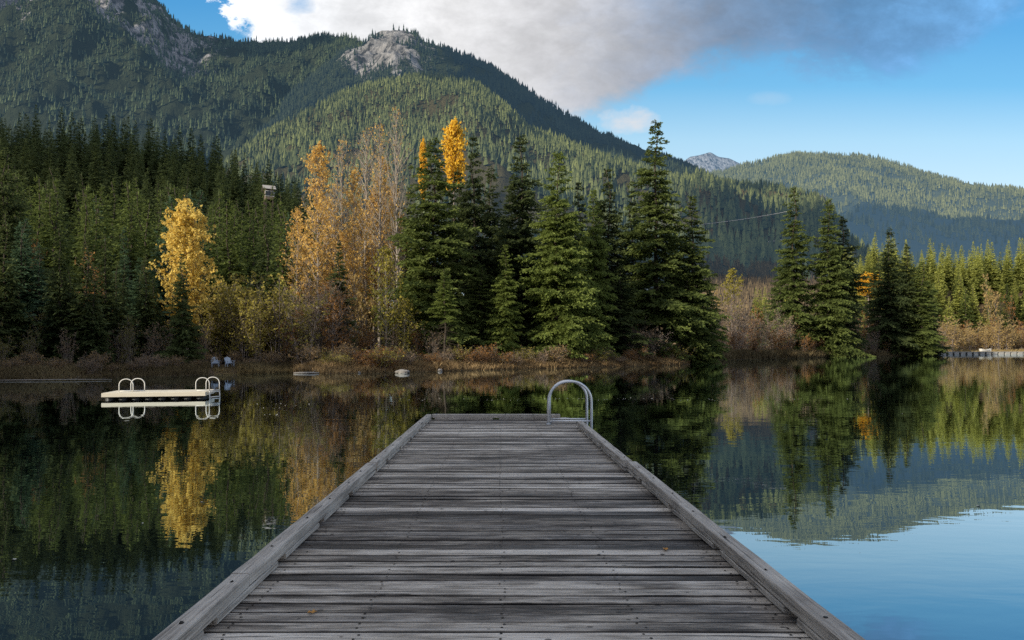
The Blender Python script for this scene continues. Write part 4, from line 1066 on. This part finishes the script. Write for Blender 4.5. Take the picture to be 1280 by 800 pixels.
def raft_ladder(x, y, out, label, tops, steps):
    """hoops across the raft's edge at x,y; out = unit direction off the raft"""
    o = thing('raft_ladder', label, 'ladder', raft.matrix_basis @ Vector((x, y, .262)), rzr)
    for k in (0, 1):
        b = MB(); ox = k * .29; oy = k * .45
        hoop(b, ox, ox + .50, oy, oy, 0, -.0 if not steps else -.0, tops, .017, .235); link('handrail', b.mesh('raft handrail', M['white'], True), o)
    b = MB(); b.tube([(0, 0, .03), (.79, .22, .03)], .016, 8); b.tube([(0, 0, .03), (.29, .45, .03)], .016, 8); b.tube([(.5, 0, .03), (.79, .45, .03)], .016, 8)
    link('crossbar', b.mesh('raft crossbar', M['white'], True), o)
    if steps:
        for xx, yy in ((.5, 0), (.79, .45)):
            b = MB(); b.tube([(xx, yy, .02), (xx + .02, yy, -.55)], .021, 8); link('leg', b.mesh('ladder leg', M['white'], True), o)
        for k in range(3):
            b = MB(); b.tube([(.51, 0, -.03 - .2 * k), (.80, .45, -.03 - .2 * k)], .022, 8); link('step', b.mesh('ladder step', M['white'], True), o)
    return o
raft_ladder(.42, .6, 1, 'left white arched handrails standing on the swim raft', .50, False)
raft_ladder(LR - .42, .30, 1, 'right white arched ladder with steps down to the water at the raft end', .54, True)

# ---------------------------------------------------------------- shore chairs
t = NT('chair paint'); M['chair'] = t.finish(t.n('ShaderNodeBsdfPrincipled', i_Base_Color=(.42, .50, .60, 1), i_Roughness=.6))
def chair(px, D, rz, label):
    x = X(px, D); o = thing('garden_chair', label, 'chair', (x, D, g1(x, D)), rz, None, (.85, .85, .9))
    b = MB()
    for k in range(5): b.box((0, -.18 + k * .11, .36 - k * .028), (.52, .10, .02), M=Matrix.Rotation(-.22, 3, 'X'))
    link('seat', b.mesh('seat', M['chair'], bevel=.003), o)
    b = MB(); Mx = Matrix.Rotation(-.42, 3, 'X')
    for k in range(5):
        h = .72 - .05 * abs(k - 2); b.box(tuple(Vector((-.22 + k * .11, .30, .24)) + Mx @ Vector((0, 0, h / 2))), (.095, .02, h), M=Mx)
    link('backrest', b.mesh('backrest', M['chair'], bevel=.003), o)
    for s in (-1, 1):
        b = MB(); b.box((s * .32, -.02, .56), (.12, .66, .022)); link('armrest', b.mesh('armrest', M['chair'], bevel=.003), o)
        b = MB(); b.box((s * .285, -.26, .27), (.03, .09, .55)); link('leg', b.mesh('leg', M['chair'], bevel=.003), o)
        b = MB(); b.box((s * .285, .24, .27), (.03, .09, .54)); link('leg', b.mesh('leg', M['chair'], bevel=.003), o)
    return o
chair(269, 52.2, .5, 'left pale blue garden chair on the shore beyond the raft')
chair(287, 52.8, .75, 'right pale blue garden chair on the shore beyond the raft')

# ---------------------------------------------------------------- cabin roof in the forest
t = NT('cabin boards'); tc = t.n('ShaderNodeTexCoord'); nz = t.noise(t.mapping(tc.outputs['Object'], (1, 1, 9)), 2.0, 4, .6)
M['boards'] = t.finish(t.n('ShaderNodeBsdfPrincipled', i_Base_Color=t.mix(nz, (.10, .08, .06), (.22, .17, .12)), i_Roughness=.8))
t = NT('pale roof metal'); tc = t.n('ShaderNodeTexCoord'); wv = t.n('ShaderNodeTexWave', i_Scale=6.0); t.t.links.new(tc.outputs['Object'], wv.inputs['Vector'])
M['roof'] = t.finish(t.n('ShaderNodeBsdfPrincipled', i_Base_Color=t.mix(wv.outputs[0], (.36, .34, .31), (.46, .43, .39)), i_Roughness=.55))
t = NT('window glass'); M['glass'] = t.finish(t.n('ShaderNodeBsdfPrincipled', i_Base_Color=(.03, .035, .04, 1), i_Roughness=.1))
def house(name, label, cat, x, y, z, rz, w, l, h, rh, cat_roof=M['roof'], wallm=M['boards'], s=1):
    o = thing(name, label, cat, (x, y, z), rz)
    b = MB(); b.add([(-w / 2, -l / 2, 0), (w / 2, -l / 2, 0), (w / 2, l / 2, 0), (-w / 2, l / 2, 0), (-w / 2, -l / 2, h), (w / 2, -l / 2, h), (w / 2, l / 2, h), (-w / 2, l / 2, h), (-w / 2, 0, h + rh - .1), (w / 2, 0, h + rh - .1)],
                    [(0, 1, 5, 4), (2, 3, 7, 6), (1, 2, 6, 9, 5), (3, 0, 4, 8, 7)]); link('wall', b.mesh('walls', wallm), o)
    b = MB()
    for sg in (-1, 1):
        a = math.atan2(rh, l / 2); Ln = math.hypot(rh, l / 2) + .5
        b.box((0, sg * (l / 4 + .15), h + rh / 2 + .02), (w + 1.0, Ln, .12), M=Matrix.Rotation(-sg * a, 3, 'X'))
    link('roof', b.mesh('roof', cat_roof), o)
    for k in (-1, 1):
        b = MB(); b.box((k * w * .25, -l / 2 - .04, h * .55), (1.1, .06, 1.2)); f = link('window', b.mesh('window', M['white']), o)
        b = MB(); b.box((k * w * .25, -l / 2 - .085, h * .55), (.9, .03, 1.0)); link('pane', b.mesh('pane', M['glass']), f)
    return o
for k_, (px_, D_, yt_) in enumerate(((331, 138, 231), (341, 141, 229), (350, 136, 238))):
    plant_con(px_, D_, yt_, 19, 'mid1', ['left of three conifers screening the small cabin', 'middle of three conifers screening the small cabin', 'right of three conifers screening the small cabin'][k_])
cx_, cD = X(CABIN[0], CABIN[1]), CABIN[1]
house('cabin', 'small cabin with a pale roof showing between trees on the left hillside', 'cabin', cx_, cD, Z(230, cD) - 3.6, .45, 1.6, 2.6, 2.3, .8)
b = MB()
for sx_ in (-.7, .7):
    for sy_ in (-1.0, 1.0): b.box((sx_, sy_, -4.9), (.3, .3, 9.8))
cab = [o for o in C.objects if o.name == 'cabin'][0]
link('stilt', b.mesh('stilts', M['bark']), cab)

# lift station on the shoulder, with pale rock under it
for (px, T_, w, l, h, lab) in ((1012, .95, 16, 14, 7, 'left small white building on the pale rock outcrop above the far bay'), (1026, .90, 11, 11, 9, 'right small white building on the pale rock outcrop above the far bay')):
    x, y, z = sp(me_, px, T_); house('hilltop_building', lab, 'building', x, y, z - 1, .2, w, l, h, 4, M['roof'], M['white'])

# highway barriers across the brown slope
def find_T(px, py):
    Ts = np.linspace(0, .5, 400); x, y, z = me_.surf(np.full(400, px), Ts); rows = HY - (z - EYE) / y * F
    return Ts[int(np.argmin(np.abs(rows - py)))]
t = NT('galvanised barrier'); M['barrier'] = t.finish(t.n('ShaderNodeBsdfPrincipled', i_Base_Color=(.62, .62, .60, 1), i_Roughness=.5))
for (p0, y0_, p1, y1_, lab) in ((884, 314, 1030, 294, 'pale road barrier crossing the brown slope behind the bay'),):
    pts = []
    for k in range(25):
        px = p0 + (p1 - p0) * k / 24; T_ = find_T(px, y0_ + (y1_ - y0_) * k / 24); pts.append(sp(me_, px, T_))
    ys = np.array([p[1] for p in pts]); kk = np.polyfit(np.arange(25), ys, 2); zz = np.array([Z(y0_ + (y1_ - y0_) * k / 24, np.polyval(kk, k)) for k in range(25)])
    P3 = [Vector((X(p0 + (p1 - p0) * k / 24, np.polyval(kk, k)), np.polyval(kk, k), zz[k])) for k in range(25)]
    o = thing('road_barrier', lab, 'barrier', (0, 0, 0)); b = MB()
    for a, e in zip(P3[:-1], P3[1:]):
        m = (a + e) / 2; dd = e - a
        b.box(tuple(m + Vector((0, 0, 1.0))), (dd.length, .25, .8), M=dd.to_track_quat('X', 'Z').to_matrix())
    link('guard_rail', b.mesh('guard rail', M['barrier']), o)
    for a in P3:
        b = MB(); b.box((a.x, a.y + .2, a.z - 1.2), (.25, .25, 3.0)); link('post', b.mesh('post', M['barrier']), o)

pl = thing('power_line', 'thin pale cable strung across the dark wooded slope behind the bay', 'cable', (0, 0, 0))
b = MB(); PP = []
for k in range(21):
    u = k / 20; px = 862 + 134 * u; D = 455 - 10 * u; PP.append((X(px, D), D, Z(282 - 20 * u + 7 * (u - .5) ** 2 * -4 * .3 + 2, D)))
b.tube(PP, .16, 5); link('cable', b.mesh('cable', M['barrier'], True), pl)
for q_ in (PP[0], PP[-1]):
    b = MB(); zg_ = g1(q_[0], q_[1]) - 1; b.tube([(q_[0], q_[1], zg_), (q_[0], q_[1], q_[2] + .4)], [.28, .18], 8); b.box((q_[0], q_[1], q_[2] + .1), (2.2, .18, .2)); link('pole', b.mesh('pole', M['bark'], True), pl)

# ---------------------------------------------------------------- floating walkway at the right
t = NT('walkway concrete'); M['concrete'] = t.finish(t.n('ShaderNodeBsdfPrincipled', i_Base_Color=(.40, .40, .38, 1), i_Roughness=.8))
wk = thing('floating_walkway', 'long low pale floating walkway with dark gaps at the far right shore', 'dock', (0, 0, 0))
a = Vector((X(1172, 190), 190, 0)); e = Vector((X(1345, 196), 196, 0)); d = e - a; L = d.length; rz = math.atan2(d.y, d.x); d.normalize()
b = MB(); m = (a + e) / 2; b.box((m.x, m.y, .66), (L, 2.2, .18), rz); link('deck', b.mesh('walkway deck', M['concrete'], bevel=.02), wk)
n = 22
for k in range(n):
    p = a + d * (L * (k + .5) / n); b = MB(); b.box((p.x, p.y - .1, .24), (L / n * .70, 2.0, .64), rz); link('float', b.mesh('walkway float', M['concrete'], bevel=.03), wk)
b = MB(); b.box((m.x, m.y + .3, .30), (L * .98, 1.2, .5), rz); link('frame', b.mesh('walkway frame', M['float']), wk)
# little rowing boat and bollards beyond the walkway
bt = thing('rowing_boat', 'tiny pale rowing boat pulled up behind the floating walkway', 'boat', (X(1232, 226), 226, .5), .2)
b = MB(); st = []
for i in range(9):
    u = i / 8; w = .75 * math.sin(math.pi * min(.93, u * .8 + .2)) ** .6; zz = .25 * (2 * u - 1) ** 2
    st.append([(-2 + 4 * u, -w, .75 + zz), (-2 + 4 * u, -w * .6, .15), (-2 + 4 * u, w * .6, .15), (-2 + 4 * u, w, .75 + zz)])
b.add([p for s_ in st for p in s_], [(i * 4 + k, i * 4 + k + 1, i * 4 + k + 5, i * 4 + k + 4) for i in range(8) for k in range(3)] + [(0, 3, 2, 1), (32, 33, 34, 35)])
link('hull', b.mesh('hull', M['white']), bt)
b = MB(); b.box((-.6, 0, .6), (.25, 1.25, .04)); link('seat', b.mesh('boat seat', M['boards']), bt)

# ---------------------------------------------------------------- world
w = bpy.data.worlds.new('World'); sc.world = w; w.use_nodes = True
nt = w.node_tree; nt.nodes.clear()
class WT(NT):
    def __init__(s, tree): s.t = tree
t = WT(nt)
out = nt.nodes.new('ShaderNodeOutputWorld'); bg = nt.nodes.new('ShaderNodeBackground'); nt.links.new(bg.outputs[0], out.inputs[0])
sky = nt.nodes.new('ShaderNodeTexSky'); sky.sky_type = 'NISHITA'; sky.sun_disc = False
sky.sun_elevation = SUN_EL; sky.sun_rotation = math.atan2(SUNV[0], SUNV[1]); sky.air_density = 1.0; sky.dust_density = .6; sky.ozone_density = 1.6; sky.altitude = 700
tc = nt.nodes.new('ShaderNodeTexCoord'); D3 = tc.outputs['Generated']
sx = t.n('ShaderNodeSeparateXYZ'); nt.links.new(D3, sx.inputs[0]); dx, dy, dz = sx.outputs
dyc = t.math('MAXIMUM', dy, .12)
U = t.math('DIVIDE', dx, dyc); Vv = t.math('DIVIDE', dz, dyc)
uv = t.n('ShaderNodeCombineXYZ', i_0=U, i_1=Vv, i_2=0.0).outputs[0]
wr1 = t.noise(t.mapping(uv, (1, 1.5, 1), (3.1, 1.7, 0)), 4.2, 8, .62, .3)
wr2 = t.noise(t.mapping(uv, (1, 1.6, 1), (8.1, 5.7, 0)), 9.0, 9, .66, .2)
lo, hi = -1.0, 1.0
def PXs(stops): return [((( (p - CX) / F) - lo) / (hi - lo), v) for p, v in stops]
# lower edge of the cloud bank as a function of bearing (rows of the photograph -> tangent of elevation)
edge_rows = [(-200, -300), (150, -300), (250, -130), (292, 30), (330, 70), (460, 120), (640, 150), (740, 158), (800, 140), (850, 100), (920, 92), (970, 80), (1060, 92), (1130, 96), (1190, 76), (1250, 36), (1330, -5), (1480, -120)]
Un = t.math('DIVIDE', t.math('SUBTRACT', t.math('ADD', U, t.math('MULTIPLY', t.math('SUBTRACT', wr2, .5), .22)), lo), hi - lo, clamp=True)
edge = t.ramp(Un, PXs([(p, (HY - v) / F / 1.0) for p, v in edge_rows]))
wr4 = t.noise(t.mapping(uv, (1, 1.5, 1), (2.1, 9.7, 0)), 24.0, 8, .65, .3)
wob0 = t.math('MULTIPLY', t.math('SUBTRACT', wr4, .5), .035)
wob = t.math('ADD', t.math('MULTIPLY', t.math('SUBTRACT', wr1, .5), .12), t.math('MULTIPLY', t.math('SUBTRACT', wr2, .5), .085))
dist = t.math('ADD', t.math('SUBTRACT', Vv, edge), t.math('ADD', wob, wob0))
dens = t.math('MULTIPLY', t.math('ADD', dist, .010), 20, clamp=True)
dens = t.math('MULTIPLY', dens, t.math('MULTIPLY', dens, t.math('SUBTRACT', 3.0, t.math('MULTIPLY', dens, 2.0))))
# second, isolated puffs
def puff(px, py, rx, ry, s):
    a = t.math('DIVIDE', t.math('SUBTRACT', U, (px - CX) / F), rx / F); b_ = t.math('DIVIDE', t.math('SUBTRACT', Vv, (HY - py) / F), ry / F)
    q = t.math('SUBTRACT', 1.0, t.math('ADD', t.math('MULTIPLY', a, a), t.math('MULTIPLY', b_, b_)))
    return t.math('MULTIPLY', t.math('ADD', q, t.math('MULTIPLY', t.math('SUBTRACT', wr2, .5), 3.2)), s, clamp=True)
p1 = puff(785, 150, 44, 20, .85); p2 = puff(962, 123, 30, 10, .12)
blue_hole = puff(375, 8, 26, 14, 1.0)
dens = t.math('MULTIPLY', dens, t.math('SUBTRACT', 1.0, t.math('MULTIPLY', blue_hole, .75)))
# cloud colour: bright at the left, violet grey in the middle, slate blue along the right belly
br = t.ramp(Un, PXs([(280, (.86, .89, .93)), (420, (.84, .85, .87)), (560, (.74, .74, .75)), (700, (.56, .565, .59)), (800, (.37, .41, .49)), (900, (.22, .31, .45)), (1060, (.13, .29, .52)), (1250, (.15, .38, .70))]))
light = t.ramp(t.math('ADD', t.math('MULTIPLY', wr1, .45), t.math('ADD', t.math('MULTIPLY', wr2, .35), t.math('MULTIPLY', wr4, .20))), [(.38, .80), (.5, 1.05), (.62, 1.36)])
depth = t.ramp(dist, [(0, 1.12), (.10, 1.0), (.25, 1.05), (.4, 1.3)])
cc = t.mix(1.0, br, light, 'MULTIPLY'); cc = t.mix(1.0, cc, depth, 'MULTIPLY')
pc = t.mix(t.math('MULTIPLY', p1, 1.0), (.95, .90, .88), (.88, .84, .84))
SKY_S = .10
def scl(c, k):
    nd = t.n('ShaderNodeVectorMath', operation='SCALE'); nt.links.new(c, nd.inputs[0]); nd.inputs[3].default_value = k; return nd.outputs[0]
# clear sky, a touch deeper blue with height
tint = t.ramp(t.math('MULTIPLY', Vv, 1.0), [(0, (1.10, 1.10, 1.03)), (.12, (.98, 1.10, 1.09)), (.30, (.60, .98, 1.16)), (.55, (.42, .84, 1.15))])
skc = t.mix(1.0, scl(sky.outputs[0], 1.9), tint, 'MULTIPLY')
air = t.ramp(Vv, [(.0, (.74, .86, .93)), (.22, (.66, .83, .92)), (.30, (.49, .75, .89)), (.38, (.20, .54, .83)), (.50, (.09, .38, .74)), (.8, (.04, .22, .60))])
skc = t.mix(.8, skc, scl(air, 1 / SKY_S))
CLS = 1.0 / SKY_S
def scl(c, k):
    nd = t.n('ShaderNodeVectorMath', operation='SCALE'); nt.links.new(c, nd.inputs[0]); nd.inputs[3].default_value = k; return nd.outputs[0]
res = t.mix(dens, skc, scl(cc, CLS)); res = t.mix(t.math('MAXIMUM', p1, p2), res, scl(pc, CLS * .92))
fwd = t.math('MULTIPLY', t.math('SUBTRACT', dy, .15), 8, clamp=True)
wr3 = t.noise(D3, 2.2, 6, .6)
over = t.mix(t.math('MULTIPLY', t.math('SUBTRACT', wr3, .40), 6, clamp=True), scl(air, .75 / SKY_S), (.74 / SKY_S, .73 / SKY_S, .73 / SKY_S))  # bright sky overhead and behind the camera, added out of view as fill light
high = t.math('MULTIPLY', t.math('SUBTRACT', Vv, .62), 5, clamp=True)
res = t.mix(high, res, over)
res = t.mix(fwd, over, res)
nt.links.new(res, bg.inputs[0]); bg.inputs[1].default_value = SKY_S

# ---------------------------------------------------------------- sun
sl = bpy.data.lights.new('sun', 'SUN'); sl.energy = 5.0; sl.angle = R(.5); sl.color = (1.0, .89, .72)
so = bpy.data.objects.new('sun', sl); C.objects.link(so); so.rotation_euler = Vector(SUNV).to_track_quat('Z', 'Y').to_euler()

# ---------------------------------------------------------------- camera
cam = bpy.data.cameras.new('camera'); co = bpy.data.objects.new('camera', cam); C.objects.link(co)
co.location = (0, 0, EYE); co.rotation_euler = (R(90), 0, 0)
cam.sensor_width = 36; cam.lens = F / 1280 * 36; cam.shift_x = (640 - CX) / 1280; cam.shift_y = (HY - 400) / 1280
cam.clip_start = .05; cam.clip_end = 40000
sc.camera = co

sc.render.engine = 'CYCLES'
sc.cycles.use_denoising = DENOISE
try: sc.cycles.denoiser = 'OPENIMAGEDENOISE'
except Exception: pass
sc.cycles.max_bounces = 5; sc.cycles.diffuse_bounces = 2; sc.cycles.glossy_bounces = 3; sc.cycles.transmission_bounces = 2
sc.cycles.caustics_reflective = False; sc.cycles.caustics_refractive = False
sc.view_settings.view_transform = 'Standard'; sc.view_settings.look = 'None'; sc.view_settings.exposure = 0; sc.view_settings.gamma = 1
